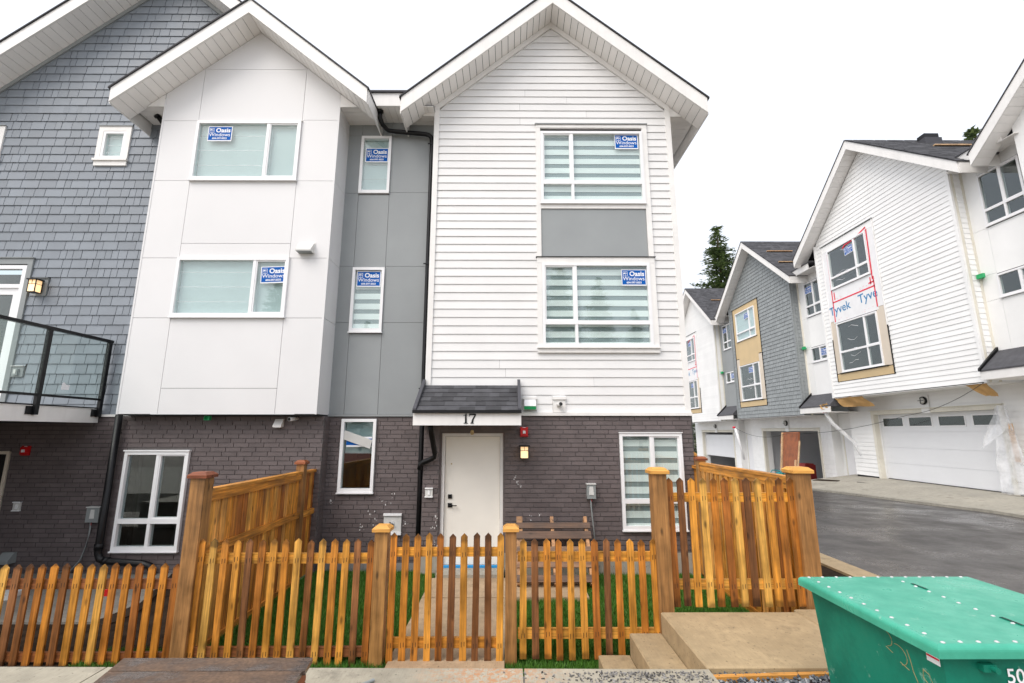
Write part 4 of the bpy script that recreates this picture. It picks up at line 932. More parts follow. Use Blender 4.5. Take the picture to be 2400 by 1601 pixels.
# ------------------------------------------------------------------ gravel beside the landing, form board
m = MB()
for i in range(5200):
    x, y = random.uniform(1.46, 3.9), random.uniform(3.0, 3.82); r0 = random.uniform(.010, .024); z = .345 + random.uniform(-.01, .016)
    a = random.uniform(0, 6.3); ca, sa = math.cos(a) * r0, math.sin(a) * r0; h = r0 * random.uniform(.5, 1)
    m.add([(x + ca, y + sa, z), (x - sa * .8, y + ca * .8, z + h * .3), (x - ca, y - sa, z), (x + sa * .7, y - ca * .7, z + h * .2), (x + ca * .2, y - sa * .2, z + h), (x, y, z - h * .7)], [(0, 1, 4), (1, 2, 4), (2, 3, 4), (3, 0, 4), (1, 0, 5), (2, 1, 5), (3, 2, 5), (0, 3, 5)])
m.build('gravel', 'gravel_stone', None, kind='stuff', label='grey crushed gravel beside the concrete landing')
sheet('gravel_bed', 'asphalt', [(1.44, 1.9), (4.1, 1.9), (4.1, 3.9), (1.44, 3.8)], .335, .6)
tag(MB().hexa([(1.44, 3.71, .33), (3.1, 3.80, .33), (3.1, 3.84, .33), (1.44, 3.75, .33), (1.44, 3.71, .372), (3.1, 3.80, .372), (3.1, 3.84, .372), (1.44, 3.75, .372)]).build('form_board', 'cedar_cap', None), 'orange wooden form board lying in the gravel by the landing', 'board')
# ------------------------------------------------------------------ lawn
import numpy as np
rg = np.random.default_rng(5)
def lawn(regions, name, label):
    V, F = [], []; base = 0
    for (x0, x1, y0, y1, n) in regions:
        x = rg.uniform(x0, x1, n); y = rg.uniform(y0, y1, n); a = rg.uniform(0, 6.283, n); h = rg.uniform(.03, .075, n); w2 = rg.uniform(.0035, .006, n); le = rg.normal(0, .022, (n, 2))
        p = np.zeros((n, 3, 3)); z0 = -.137
        p[:, 0] = np.stack([x - np.cos(a) * w2, y - np.sin(a) * w2, np.full(n, z0)], 1); p[:, 1] = np.stack([x + np.cos(a) * w2, y + np.sin(a) * w2, np.full(n, z0)], 1); p[:, 2] = np.stack([x + le[:, 0], y + le[:, 1], z0 + h], 1)
        V.append(p.reshape(-1, 3)); F.append(np.arange(base, base + 3 * n).reshape(-1, 3)); base += 3 * n
    V = np.concatenate(V); F = np.concatenate(F); me = bpy.data.meshes.new(name)
    me.from_pydata(V.tolist(), [], F.tolist()); me.materials.append(MATS['grass']); me.update()
    o = place(name, me, (0, 0, 0)); o['kind'] = 'stuff'; o['label'] = label
lawn([(-3.15, -1.17, 4.75, 8.1, 52000), (-.05, 1.1, 4.75, 6.76, 22000), (1.07, 2.98, 4.9, 7.92, 36000), (-4.2, -3.2, 4.65, 5.35, 5000)], 'lawn_grass', 'short green turf behind the picket fences')
# ------------------------------------------------------------------ pallet leaning on the brick wall
t = thing('wooden_pallet', (.67, 7.45, -.08), 'weathered wooden pallet leaning on brick wall by the door', 'pallet')
A0, A1 = Vector((0, 7.22, -.08)), Vector((0, 7.80, .73)); ud = (A1 - A0).normalized(); nd = Vector((0, -ud.z, ud.y))
def pal(name, x0, x1, s0, s1, n0, n1, mat):
    p = [A0 + ud * s + nd * n for s, n in ((s0, n0), (s0, n1), (s1, n1), (s1, n0))]
    MB().hexa([(x0, p[0].y, p[0].z), (x1, p[0].y, p[0].z), (x1, p[1].y, p[1].z), (x0, p[1].y, p[1].z), (x0, p[3].y, p[3].z), (x1, p[3].y, p[3].z), (x1, p[2].y, p[2].z), (x0, p[2].y, p[2].z)]).build(name, mat, t)
Lp = (A1 - A0).length
for x in (.105, .63, 1.15): pal('stringer', x, x + .05 + (.04 if x < .2 else 0), 0, Lp, 0.0, .09, 'old_wood_z')
for s in (.02, .22, .43, .64, .80): pal('deck_board', .10, 1.235, s, s + .10 + random.uniform(-.02, .02), .091, .108, 'old_wood')
for s in (.05, .4, .85): pal('deck_board', .10, 1.235, s, s + .09, -.018, -.001, 'old_wood')
# ------------------------------------------------------------------ wet wooden crate in the foreground
t = thing('wooden_crate', (-1.75, 2.7, .4), 'wet dark plywood topped wooden crate in the foreground', 'crate')
for i, (ya, yb) in enumerate(((2.975, 3.13), (2.70, 2.968), (2.40, 2.693), (2.2, 2.395))):
    k0, k1 = (3.13 - ya) * .22, (3.13 - yb) * .22
    MB().hexa([(-2.31 + k0, ya, .725), (-1.165 + .15 * k0, ya, .725), (-1.18 + .15 * k1, yb, .725), (-2.31 + k1, yb, .725), (-2.31 + k0, ya, .75), (-1.165 + .15 * k0, ya, .75), (-1.18 + .15 * k1, yb, .75), (-2.31 + k1, yb, .75)]).build('top_board', 'wet_ply', t)
for k in range(5):
    z = .42 + k * .061
    B('side_slat', 'old_wood', t, -2.22, -1.20 - random.uniform(0, .03), 3.06, 3.09, z, z + .052); MB().box(-1.215 - random.uniform(0, .02), -1.185, 2.25, 3.055, z, z + .05).build('side_slat', 'rust_ply', t)
for x in (-2.2, -1.28): B('corner_block', 'old_wood', t, x, x + .06, 2.99, 3.05, .4, .724)
# ------------------------------------------------------------------ dumpster
t = thing('dumpster', (2.46, 2.8, .4), 'green metal dumpster with riveted pale green lid', 'dumpster')
dx0, dx1, dy0, dy1 = 1.945, 2.975, 2.335, 3.27
MB().hexa([(dx0 + .05, dy0 + .02, .42), (dx1 - .03, dy0 + .02, .42), (dx1 - .03, dy1 - .04, .42), (dx0 + .05, dy1 - .04, .42), (dx0, dy0, 1.10), (dx1, dy0, 1.10), (dx1, dy1, 1.10), (dx0, dy1, 1.10)]).build('body', 'dumpster_green', t)
def lid():
    m = MB(); pr = []; x0, x1, y0, y1, rr = 1.895, 3.02, 2.288, 3.318, .026
    prof = [(0, 1.096)] + [(rr * (1 - math.cos(a)) , 1.124 + rr * math.sin(a)) for a in [i * math.pi / 2 / 5 for i in range(6)]]
    rings = []
    for ins, z in [(.02, 1.092)] + [(p[0], p[1]) for p in prof]: rings.append([(x0 + ins, y0 + ins, z), (x1 - ins, y0 + ins, z), (x1 - ins, y1 - ins, z), (x0 + ins, y1 - ins, z)])
    v = [p for r_ in rings for p in r_]; f = [(3, 2, 1, 0), tuple(range(len(v) - 4, len(v)))]
    for i in range(len(rings) - 1):
        for k in range(4): f.append((4 * i + k, 4 * i + (k + 1) % 4, 4 * i + 4 + (k + 1) % 4, 4 * i + 4 + k))
    m.add(v, f); return m.build('lid', 'dumpster_lid', t)
ld = lid()
riv = MB().tube([(0, 0, 0), (0, 0, .003), (0, 0, .0055)], [.0105, .009, .005], 10).mesh('rivet', 'steel', (0, 0, 0), True)[0]
for i in range(11): place('rivet', riv, (1.948, 3.28 - i * .096, 1.1495), ld)
for i in range(1, 12): place('rivet', riv, (1.948 + i * .0905, 3.285, 1.1495), ld)
for i in range(10): place('rivet', riv, (2.487 + .002 * math.sin(i * 3), 3.19 - i * .094, 1.1495), ld)
for i in range(1, 12): place('rivet', riv, (1.948 + i * .083, 2.325, 1.1495), ld)
for y in (3.09, 2.55): B('lid_slot', 'dumpster_green', ld, 2.496, 2.512, y - .055, y + .055, 1.1502, 1.1545)
for y in (3.09, 2.55): B('lid_slot_mouth', 'black_rough', ld, 2.499, 2.509, y - .05, y + .05, 1.1546, 1.1556)
m = MB(); m.box(2.12 - .02, 2.16, dy0 - .03, dy0 + .02, 1.035, 1.065); m.tube([(2.14, dy0 - .03, 1.05), (2.14, dy0 - .055, 1.05)], .013, 10); m.build('hinge_pin', 'dumpster_green', t)
m = MB(); add_text(m, '50', .085, 2.262, dy0 - .004, 1.005, 0, bold=.001); m.build('lettering', 'sticker_white', t)
m = MB(); m.box(0, .001, -.035, .035, -.017, .017, 0); m.box(-.001, 0, -.033, .033, .004, .012, 1); place('warning_label', m.mesh('warning_label', ['sticker_white', 'tape_red'], (0, 0, 0))[0], (dx0 + .0005, 2.385, 1.055), t)
m = MB()
def scr(pts): m.tube([(dx0 + .012 + (1.10 - z) * .073 - .013, y, z) for y, z in pts], .0019, 5)
def arc(y, z, r1, r2, a0, a1): scr([(y - r1 * math.cos(a0 + (a1 - a0) * i / 10), z + r2 * math.sin(a0 + (a1 - a0) * i / 10)) for i in range(11)])
arc(2.68, 1.035, .05, .04, 1.7, -1.3); arc(2.60, .985, .05, .045, 1.9, -1.4); scr([(2.68, .99), (2.64, .975)]); scr([(2.54, 1.03), (2.53, .99), (2.525, .94), (2.51, .90)]); scr([(2.46, .98), (2.43, .97), (2.42, .94), (2.44, .92), (2.47, .94), (2.46, .98)]); scr([(2.60, .95), (2.55, .935)])
m.build('scratches', 'scratch', t)
# ------------------------------------------------------------------ loose bits
m = MB()
for i in range(520):
    x = random.gauss(.95, .33); y = 3.72 - abs(random.gauss(0, .12))
    if x > 1.4 or y < 3.3: continue
    a = random.uniform(0, 6.3); L = random.uniform(.006, .026); wd_ = random.uniform(.0015, .0045); c, s_ = math.cos(a), math.sin(a)
    z = .401; h = random.uniform(.002, .012)
    m.hexa([(x - c * L / 2 - s_ * wd_, y - s_ * L / 2 + c * wd_, z), (x + c * L / 2 - s_ * wd_, y + s_ * L / 2 + c * wd_, z), (x + c * L / 2 + s_ * wd_, y + s_ * L / 2 - c * wd_, z), (x - c * L / 2 + s_ * wd_, y - s_ * L / 2 - c * wd_, z), (x - c * L / 2 - s_ * wd_, y - s_ * L / 2 + c * wd_, z + h), (x + c * L / 2 - s_ * wd_, y + s_ * L / 2 + c * wd_, z + h * .6), (x + c * L / 2 + s_ * wd_, y + s_ * L / 2 - c * wd_, z + h * .6), (x - c * L / 2 + s_ * wd_, y - s_ * L / 2 - c * wd_, z + h)])
m.build('debris', 'debris_mix', None, kind='stuff', label='scattered nails and chips on the sidewalk by the steps')
tag(MB().tube([(-1.02, 3.50, .415), (-.93, 3.60, .412)], .011, 8).build('pipe_offcut', 'grey_plastic', None), 'short grey pipe offcut lying on the sidewalk beside the crate', 'pipe')
m = MB(); m.hexa([(-7.6, 6.6, -.099), (-6.62, 6.75, -.099), (-6.66, 7.0, -.099), (-7.6, 6.9, -.099), (-7.6, 6.6, -.04), (-6.62, 6.75, -.04), (-6.66, 7.0, -.04), (-7.6, 6.9, -.04)]); tag(m.build('foam_block', 'light_plastic', None), 'pale insulation slab lying on the patio behind the far left fence', 'foam slab')
m = MB(); m.box(-5.49, -5.40, 6.90, 6.96, -.1, -.02); m.tube([(-5.445, 6.93, -.02), (-5.445, 6.93, .0)], .02, 10); tag(m.build('red_cap', 'alarm_red', None), 'small red container on the patio behind the far left fence', 'container')
# ------------------------------------------------------------------ townhouses across the road (local frame: x along the facade, y into the house)
def roof_courses(parent, xa, zi, slope, half, y0, y1, sg, step=.14):
    """asphalt shingle courses on the slope at side sg, courses run along y"""
    m = MB(); n = int(half / (step * .77)); k = 0
    for i in range(n):
        h0 = half - i * half / n; h1 = half - (i + 1) * half / n - .012
        y = y0
        while y < y1:
            w_ = random.choice((.16, .22, .28, .34)); yb = min(y + w_, y1); t = random.choice((.006, .012, .016))
            a, b = (xa + sg * h0, zi - slope * h0), (xa + sg * h1, zi - slope * h1)
            m.add([(a[0], y, a[1] + t), (a[0], yb - .003, a[1] + t), (b[0], yb - .003, b[1] + .002), (b[0], y, b[1] + .002), (a[0], y, a[1] - .002), (a[0], yb - .003, a[1] - .002)], [(0, 1, 2, 3), (4, 5, 1, 0)])
            y = yb
    m.build('roof_shingles', 'roof_asphalt', parent, kind='stuff')
def tyvek(parent, x0, x1, z0, z1, y):
    B('house_wrap', 'wrap_white', parent, x0, x1, y - .004, y, z0, z1)
    m = MB(); zc = z0 + (z1 - z0) * .40
    add_text(m, 'Tyvek', .46, x0 + .40, y - .007, zc - .02, 0, rot=R(3), bold=.004)
    add_text(m, 'Tyve', .46, x1 - .40, y - .007, zc + .06, 0, rot=R(3), bold=.004)
    m.build('wrap_lettering', 'wrap_blue', parent)
    m = MB()
    for _ in range(26):
        x, z = random.choice((x0 + .3, x1 - .6)) + random.uniform(-.15, .4), zc + random.choice((-.42, .42)) + random.uniform(-.06, .06); m.box(x, x + random.uniform(.03, .09), y - .0065, y - .0055, z, z + .012)
    m.build('wrap_small_print', 'wrap_pink', parent, kind='stuff')
def round_lamp(x, y, z, parent_h, label):
    t = thing('bulkhead_lamp', (0, 0, 0), label, 'lamp', 'caged bulkhead lamps over the garages')
    t.location = parent_h.matrix_basis @ Vector((x, y, z)); t.rotation_euler = parent_h.rotation_euler; CEN[t.name] = Vector((0, 0, 0))
    MB().tube([(0, 0, 0), (0, -.05, 0), (0, -.06, 0)], [.13, .13, .115], 20).build('ring', 'black_metal', t, True)
    MB().tube([(0, -.061, 0), (0, -.09, 0), (0, -.11, 0)], [.10, .085, .03], 16).build('lens', 'light_plastic', t, True)
    m = MB(); m.box(-.11, .11, -.118, -.108, -.008, .008); m.box(-.008, .008, -.118, -.108, -.11, .11); m.build('cage', 'black_metal', t)
    B('mounting_block', 'white_raw', t, -.15, .15, .001, .03, -.40, .16)
def right_house(yfar, W, dz, kind, label, near_gar='closed', full=True):
    loc = Vector((12.6, yfar, dz)); h = thing('townhouse', loc, label, 'house', None, R(-90), True)
    bpy.context.view_layer.update()
    xa, zi, s_, half = W / 2, 12.14, .84, W / 2 + .73
    white = kind != 'grey'; clad = 'white_raw' if white else 'shingle_grey'
    sx0, sx1, sz0, sz1 = .42, 3.15, 3.95, 9.40           # surround panel
    w1 = (.76, 2.77, 7.53, 9.10); w2 = (.76, 2.77, 4.30, 6.17)
    gx0, gx1, gz0, gz1 = .78, 5.32, .42, 2.70
    limh = lambda z: (xa - (zi - .03 - z) / s_, xa + (zi - .03 - z) / s_)
    wall('bay_wall', 'black_rough', h, .02, W - .02, 3.37, 9.6, .03, .12, [w1, w2])
    MB().prism_y([(.02, 9.6), (W - .02, 9.6), (xa, zi)], .03, .12).build('bay_wall', 'black_rough', h)
    if full:
        if white: lay_siding(h, .09, W - .09, 3.40, .154, 58, .022, clad, [(sx0, sx1, sz0, sz1)], limh)
        else:
            m = MB()
            for a, b, c, d, at, bt in shingle_rows(.09, W - .09, 3.40, 12.1, .177, [(sx0, sx1, sz0, sz1)], limh, (.16, .2, .27, .33), .007): lap_piece(m, a, b, c, d, .018 + random.uniform(0, .003), .018, at, bt)
            m.build('shingles', clad, h, kind='stuff')
    cb = 'cream_primer' if white else 'shingle_grey'
    for a, b in ((.0, .09), (W - .09, W)): B('corner_board', 'white_raw' if white else cb, h, a, b, -.012, .05, 3.37, 9.6)
    # returns and recess
    B('return_corner_board', cb, h, W - .02, W + .004, .051, .12, 3.37, 9.5)
    if white: 
        for k in range(40): 
            m = MB(); z = 3.40 + k * .154; m.hexa([(W - .01, .125, z - .006), (W + .016, .125, z - .006), (W + .016, .30, z - .006), (W - .01, .30, z - .006), (W - .01, .125, z + .154), (W + .004, .125, z + .154), (W + .004, .30, z + .154), (W - .01, .30, z + .154)]); m.build('return_board', clad, h)
    else:
        m = MB()
        for k in range(35):
            z = 3.40 + k * .177
            for a, b in ((.125, .21), (.213, .30)) if k % 2 else ((.125, .17), (.173, .27), (.273, .30)): m.hexa([(W - .01, a, z - .006), (W + .015, a, z - .006), (W + .015, b, z - .006), (W - .01, b, z - .006), (W - .01, a, z + .177), (W + .004, a, z + .177), (W + .004, b, z + .177), (W - .01, b, z + .177)])
        m.build('return_shingles', clad, h, kind='stuff')
    B('return_corner_board', 'cream_primer', h, W - .01, W + .02, .301, .37, 3.37, 9.5)
    B('bay_side', clad, h, W - .04, W - .021, .121, 9, 3.37, 9.6); B('bay_side', clad, h, .021, .04, .121, 9, 3.37, 9.6)
    RW = 1.95; rx0, rx1 = W, W + RW; ry = .37
    rw1 = (W + .42, W + 1.5, 7.56, 9.04); rw2 = (W + .42, W + 1.5, 5.57, 6.2)
    rm = 'white_raw'
    if kind == 'white3': rm = 'grey_panel'
    wall('recess_wall', 'black_rough', h, rx0, rx1, 3.66, 9.6, ry + .015, ry + .1, [rw1, rw2])
    for a, b, c, d in ((rx0 + .02, rw1[0] - .003, 3.66, 5.55), (rx0 + .02, rw1[0] - .003, 5.556, 6.25), (rx0 + .02, rw1[0] - .003, 6.256, 7.52), (rx0 + .02, rw1[0] - .003, 7.526, 9.5), (rw1[0] + .003, rx1, 3.66, 5.54), (rw1[0] + .003, rx1, 6.23, 7.52), (rw1[0] + .003, rx1, 9.07, 9.5)): B('wall_panel', rm, h, a, b, ry, ry + .014, c, d)
    window(h, *rw1, ry, W + .98, 8.0, stk=(W + .68, 8.72) if dz < 0 else None, glass='glass_dark', room='room_dark'); window(h, *rw2, ry, W + .98, glass='glass_dark', room='room_dark', stk=(W + 1.2, 5.92) if dz < 0 else None)
    # eave over recess
    B('soffit', 'soffit_white', h, rx0 + .03, rx1 - .03, -.10, ry + .05, 9.36, 9.375); B('fascia', 'white_trim', h, rx0 + .33, rx1 - .33, -.14, -.105, 9.34, 9.60); B('flat_roof', 'roof_edge', h, rx0 + .2, rx1 - .2, -.17, 9, 9.602, 9.63)
    # canopy over the entry
    cn = B('porch_canopy', 'white_trim', h, rx0 + .02, rx1 - .02, -.18, -.14, 3.42, 3.64)
    MB().prism_x([(-.20, 3.642), (-.20, 3.68), (ry - .01, 4.20), (ry - .01, 3.642)], rx0 + .03, rx1 - .03).build('canopy_roof', 'roof_asphalt', cn)
    MB().prism_x([(-.23, 3.645), (-.23, 3.72), (ry - .01, 4.30), (ry - .01, 4.16)], rx0 + .03, rx0 + .09).build('flashing', 'black_metal', cn)
    B('canopy_soffit', 'soffit_white', cn, rx0 + .03, rx1 - .03, -.139, 1.2, 3.425, 3.44)
    # entry recess below
    B('entry_wall', 'white_raw', h, rx0 + .25, rx1 - .1, 1.25, 1.32, -.2, 3.42); B('entry_side', 'white_raw', h, rx0 + .2, rx0 + .25, .9, 1.32, -.2, 3.42)
    B('entry_panel', 'white_vinyl', h, rx0 + .5, rx1 - .45, 1.23, 1.249, .42, 2.5); B('entry_trim', 'cream_primer', h, rx0 + .43, rx0 + .497, 1.22, 1.249, .42, 2.58)
    # surround of the stacked windows
    if kind == 'grey': top_m, side_m, mid, bot = 'tan_board', 'tan_board', 'tan_board', 'tan_board'
    else: top_m, side_m, mid, bot = 'white_raw', 'tan_pale', None, 'tan_board'
    B('surround_board', top_m, h, sx0 + .03, sx1 - .03, .004, .029, 9.12, 9.38)
    for a, b in ((sx0 + .03, w1[0]), (w1[1], sx1 - .03)):
        B('surround_board', 'wrap_white' if kind != 'grey' else side_m, h, a, b, .006, .029, 6.60 if kind == 'grey' else 6.3, 9.115); B('surround_board', side_m if kind != 'grey' else 'tan_pale', h, a, b, .006, .029, 4.27, 6.56 if kind == 'grey' else 6.29)
    if kind != 'grey':
        for a in (sx0 + .01, sx1 - .025): B('metal_edge', 'white_raw', h, a, a + .018, -.02, .03, 5.6, 9.40); B('metal_edge', 'black_rough', h, a, a + .015, -.015, .03, 3.96, 7.2 if a > 1 else 6.6)
    else:
        for a in (sx0 + .01, sx1 - .025): B('metal_edge', 'black_rough', h, a, a + .012, -.015, .03, 3.96, 9.40)
    B('surround_board', bot, h, sx0 + .03, sx1 - .03, .004, .029, 3.97, 4.24); B('metal_edge', 'black_rough', h, sx0 + .2, sx1 - .2, -.04, .03, 4.255, 4.275)
    B('head_flashing', 'grey_panel', h, sx0 - .03, sx1 + .03, -.04, .03, 9.40, 9.415)
    if mid: B('surround_board', mid, h, w1[0], w1[1], .004, .029, 6.20, 7.50); B('metal_edge', 'black_rough', h, w1[0] - .1, w1[1] + .1, -.03, .03, 7.505, 7.52)
    else:
        tyvek(h, w1[0] - .12, w1[1] + .1, 6.2, 7.5, .003)
        tp = MB()
        for a, b in (((.72, 6.25), (.74, 9.0)), ((2.80, 7.3), (2.83, 9.15)), ((.70, 7.02), (2.86, 7.05)), ((2.84, 6.3), (2.84, 7.4)), ((2.2, 9.02), (2.82, 9.22)), ((1.75, 9.0), (2.2, 9.02)), ((1.6, 8.9), (1.75, 9.0)), ((.85, 7.1), (.85, 7.4)), ((2.7, 7.15), (2.7, 7.4)), ((2.6, 7.2), (2.86, 7.22))): tp.bar((a[0], -.004, a[1]), (b[0], -.004, b[1]), .05, .004)
        tp.build('red_tape', 'tape_red', h)
    tr1 = w1[2] + (w1[3] - w1[2]) * .28; tr2 = w2[2] + (w2[3] - w2[2]) * .40
    window(h, *w1, 0.0, w1[0] + 1.42, tr1, stk=(w1[0] + 1.12, 8.75, R(-4)), glass='glass' if kind != 'grey' else 'glass', blind='roller' if kind == 'grey' else 'film', room='room_dark')
    window(h, *w2, 0.0, w2[0] + 1.40, tr2, stk=(w2[0] + 1.12, 5.85) if dz < 0 else None, glass='glass_dark', blind='film', room='room_dark')
    # garage storey
    GY = .9
    wall('garage_wall', 'black_rough', h, -.5, W + .2, -.6, 3.36, GY + .03, GY + .14, [(gx0 - .03, gx1 + .03, -1, gz1 + .03)])
    if white: lay_siding(h, -.5, W + .2, gz0 + .06, .154, 19, GY + .018, 'white_raw', [(gx0 - .12, gx1 + .12, -1, gz1 + .14)])
    else:
        m = MB()
        for a, b, c, d, at, bt in shingle_rows(-.5, W + .2, gz0 + .02, 3.3, .177, [(gx0 - .12, gx1 + .12, -1, gz1 + .14)]): lap_piece(m, a, b, c, d, GY + .018, .012)
        m.build('shingles', 'white_raw', h, kind='stuff')
    for q in ((gx0 - .12, gx0, -.3, gz1), (gx1, gx1 + .12, -.3, gz1), (gx0 - .12, gx1 + .12, gz1, gz1 + .13)): B('garage_casing', 'cream_primer', h, q[0], q[1], GY - .012, GY + .16, q[2], q[3])
    B('head_flashing', 'cream_primer', h, gx0 - .16, gx1 + .16, GY - .06, GY + .02, gz1 + .132, gz1 + .15)
    B('bay_underside', 'white_raw', h, .03, W - .03, .031, GY + .02, 3.355, 3.368)
    for a in (gx0 - .025, gx1): B('garage_jamb', 'white_raw', h, a, a + .025, GY + .161, GY + .42, gz0 - .4, gz1)
    B('garage_jamb', 'white_raw', h, gx0, gx1, GY + .161, GY + .42, gz1, gz1 + .03)
    gdy = GY + .22
    if near_gar == 'closed':
        d = B('garage_door', 'garage_white', h, gx0, gx1, gdy + .012, gdy + .06, gz0 + .02, gz1)
        zz = [gz0 + .03, gz0 + .57, gz0 + 1.12, gz0 + 1.67, gz1 - .005]
        for i in range(3): B('door_section', 'garage_white', d, gx0 + .005, gx1 - .005, gdy, gdy + .011, zz[i] + .004, zz[i + 1] - .004)
        n = 4; cw = (gx1 - gx0) / n
        cells = [(gx0 + k * cw + .15, gx0 + (k + 1) * cw - .12, gz1 - .42, gz1 - .14) for k in range(n)]
        for a, b, c, e in grid_cells(gx0 + .005, gx1 - .005, zz[3] + .004, zz[4], cells): B('door_section', 'garage_white', d, a, b, gdy, gdy + .011, c, e)
        for c in cells:
            f = MB()
            for q in ((c[0] - .03, c[1] + .03, c[2] - .03, c[2]), (c[0] - .03, c[1] + .03, c[3], c[3] + .03), (c[0] - .03, c[0], c[2], c[3]), (c[1], c[1] + .03, c[2], c[3])): f.box(q[0], q[1], gdy - .015, gdy - .001, q[2], q[3])
            wn = f.build('door_window', 'white_vinyl', d); B('pane', 'glass_clear', wn, c[0], c[1], gdy - .001, gdy + .003, c[2], c[3]); B('backing', 'black_rough', wn, c[0], c[1], gdy + .004, gdy + .011, c[2], c[3])
        B('bottom_seal', 'black_rough', d, gx0, gx1, gdy + .005, gdy + .05, gz0 - .012, gz0 + .018)
    else:
        r = MB(); e = gdy + 5; a, b, c, d_ = gx0 - .3, gx1 + .3, gz0 - .45, gz1 + .1
        r.add([(a, gdy + .2, c), (b, gdy + .2, c), (b, e, c), (a, e, c)], [(0, 1, 2, 3)], 1); r.add([(a, gdy + .2, d_), (b, gdy + .2, d_), (b, e, d_), (a, e, d_)], [(0, 1, 2, 3)], 0); r.add([(a, e, c), (b, e, c), (b, e, d_), (a, e, d_)], [(0, 1, 2, 3)], 0); r.add([(a, gdy + .2, c), (a, e, c), (a, e, d_), (a, gdy + .2, d_)], [(0, 1, 2, 3)], 0); r.add([(b, gdy + .2, c), (b, e, c), (b, e, d_), (b, gdy + .2, d_)], [(0, 1, 2, 3)], 0)
        r.build('garage_interior', ['garage_white', 'concrete_dark'], h)
        if near_gar == 'half':
            d = B('garage_door', 'garage_white', h, gx0, gx1, gdy + .012, gdy + .06, gz0 + .75, gz1 - .15); 
            for k in range(2): B('door_section', 'garage_white', d, gx0 + .005, gx1 - .005, gdy, gdy + .011, gz0 + .76 + k * .68, gz0 + 1.42 + k * .68)
    round_lamp(3.05, GY - .03, 3.08, h, label.split(' townhouse')[0] + ' garage caged round lamp' if False else {'white': 'caged round lamp above the closed white garage door', 'grey': 'caged round lamp above the open garage under grey shingles', 'white3': 'caged round lamp above the farthest half open garage'}[kind])
    if not white or True:
        gable_roof(h, xa, zi, s_, half, -.42, 0, 9.0, .33, board=full, soffit_w=.2)
        roof_courses(h, xa, zi + .33 + .045, s_, half + .035, -.47, 9.0, 1)
    # green pipe stub
    g = thing('wall_vent', (0, 0, 0), {'white': 'bright green vent cap beside the nearest recess windows across the road', 'grey': 'bright green vent cap on the wall right of the grey shingles', 'white3': 'bright green vent cap left of the grey shingled house'}[kind], 'vent', 'green vent caps across the road')
    g.location = h.matrix_basis @ Vector((W + .06, ry, 6.25)); g.rotation_euler = h.rotation_euler; CEN[g.name] = Vector((0, 0, 0))
    MB().tube([(0, 0, 0), (0, -.14, 0)], .05, 10).build('pipe', 'green_plastic', g, True); MB().box(-.02, .16, -.17, -.1, -.06, .06).build('cap', 'green_plastic', g)
    return h
h1 = right_house(18.35, 6.05, 0, 'white', 'white lap sided townhouse with closed garage across the road')
h2 = right_house(26.2, 5.95, -.58, 'grey', 'grey shingled townhouse with open garage across the road', 'open')
h3 = right_house(34.2, 5.85, -.64, 'white3', 'farthest white townhouse with half open garage across the road', 'half')
# nearest gable, only its eave enters the frame
h0 = thing('townhouse', (12.6, 10.5, 0), 'overhanging white gable eave at the top right corner', 'house', None, R(-90), True)
gable_roof(h0, 3.02, 12.14, .84, 3.75, -.42, 0, 9.0, .33, soffit_w=.2)
B('bay_wall', 'white_raw', h0, 0, 6.05, .0, .1, 3.37, 9.6); MB().prism_y([(0, 9.6), (6.05, 9.6), (3.02, 12.14)], 0, .1).build('bay_wall', 'white_raw', h0); B('garage_wall', 'white_raw', h0, -.6, 6.3, .9, 1.0, -.5, 3.36)
# driveways
m = MB(); m.hexa([(10.75, 8, -.5), (13.9, 8, -.5), (13.9, 19.4, -.5), (10.75, 19.4, -.5), (10.75, 8, .42), (13.9, 8, .42), (13.9, 19.4, .42), (10.75, 19.4, .065)]); m.build('driveway', 'concrete_grey', None, kind='structure')
m = MB(); m.hexa([(10.75, 19.42, -1.4), (13.9, 19.42, -1.4), (13.9, 36, -1.4), (10.75, 36, -1.4), (10.75, 19.42, .06), (13.9, 19.42, -.10), (13.9, 36, -.24), (10.75, 36, -.6)]); m.build('driveway', 'concrete_dark', None, kind='structure')
DZ = lambda x, y: .42 - .355 * max(0, (y - 8) / 11.4) * (1 - (x - 10.75) / 3.15)
sheet('drain_strip', 'soil', [(11.5, 10.2), (12.0, 10.6), (11.7, 11.9), (11.35, 11.6)], 0, .02, lambda x, y: DZ(x, y) + .02)
sheet('drain_strip', 'soil', [(12.3, 17.6), (12.6, 17.7), (12.2, 19.2), (11.9, 19.1)], 0, .02, lambda x, y: DZ(x, y) + .02)
# planks on the roofs
def plank(x0, x1, y, z, label): tag(B('roof_plank', 'lumber', None, x0, x1, y - .045, y + .045, z - .02, z + .02), label, 'plank', 'planks nailed on the roofs')
zr2 = lambda d: 12.14 - .58 + .375 - .84 * d
plank(12.7, 13.95, 23.225 - 1.35, zr2(1.35) + .06, 'upper wooden plank nailed across the grey house roof'); plank(12.5, 14.0, 23.225 - 2.55, zr2(2.55) + .06, 'lower wooden plank nailed across the grey house roof')
plank(13.2, 15.3, 31.275 - 1.6, 12.14 - .64 + .375 - .84 * 1.6 + .06, 'wooden plank nailed across the farthest white house roof')
plank(13.9, 15.1, 15.325 - 1.5, 12.14 + .375 - .84 * 1.5 + .06, 'wooden plank nailed across the nearest white house roof')
t = thing('roof_vent', (15.2, 14.9, 12.2), 'dark box vent near the ridge of the nearest white house', 'vent', 'roof box vents'); B('hood', 'black_metal', t, 14.5, 15.0, 14.7, 15.0, 12.18, 12.36); B('base', 'roof_edge', t, 14.45, 15.05, 14.65, 15.0, 11.9, 12.179)
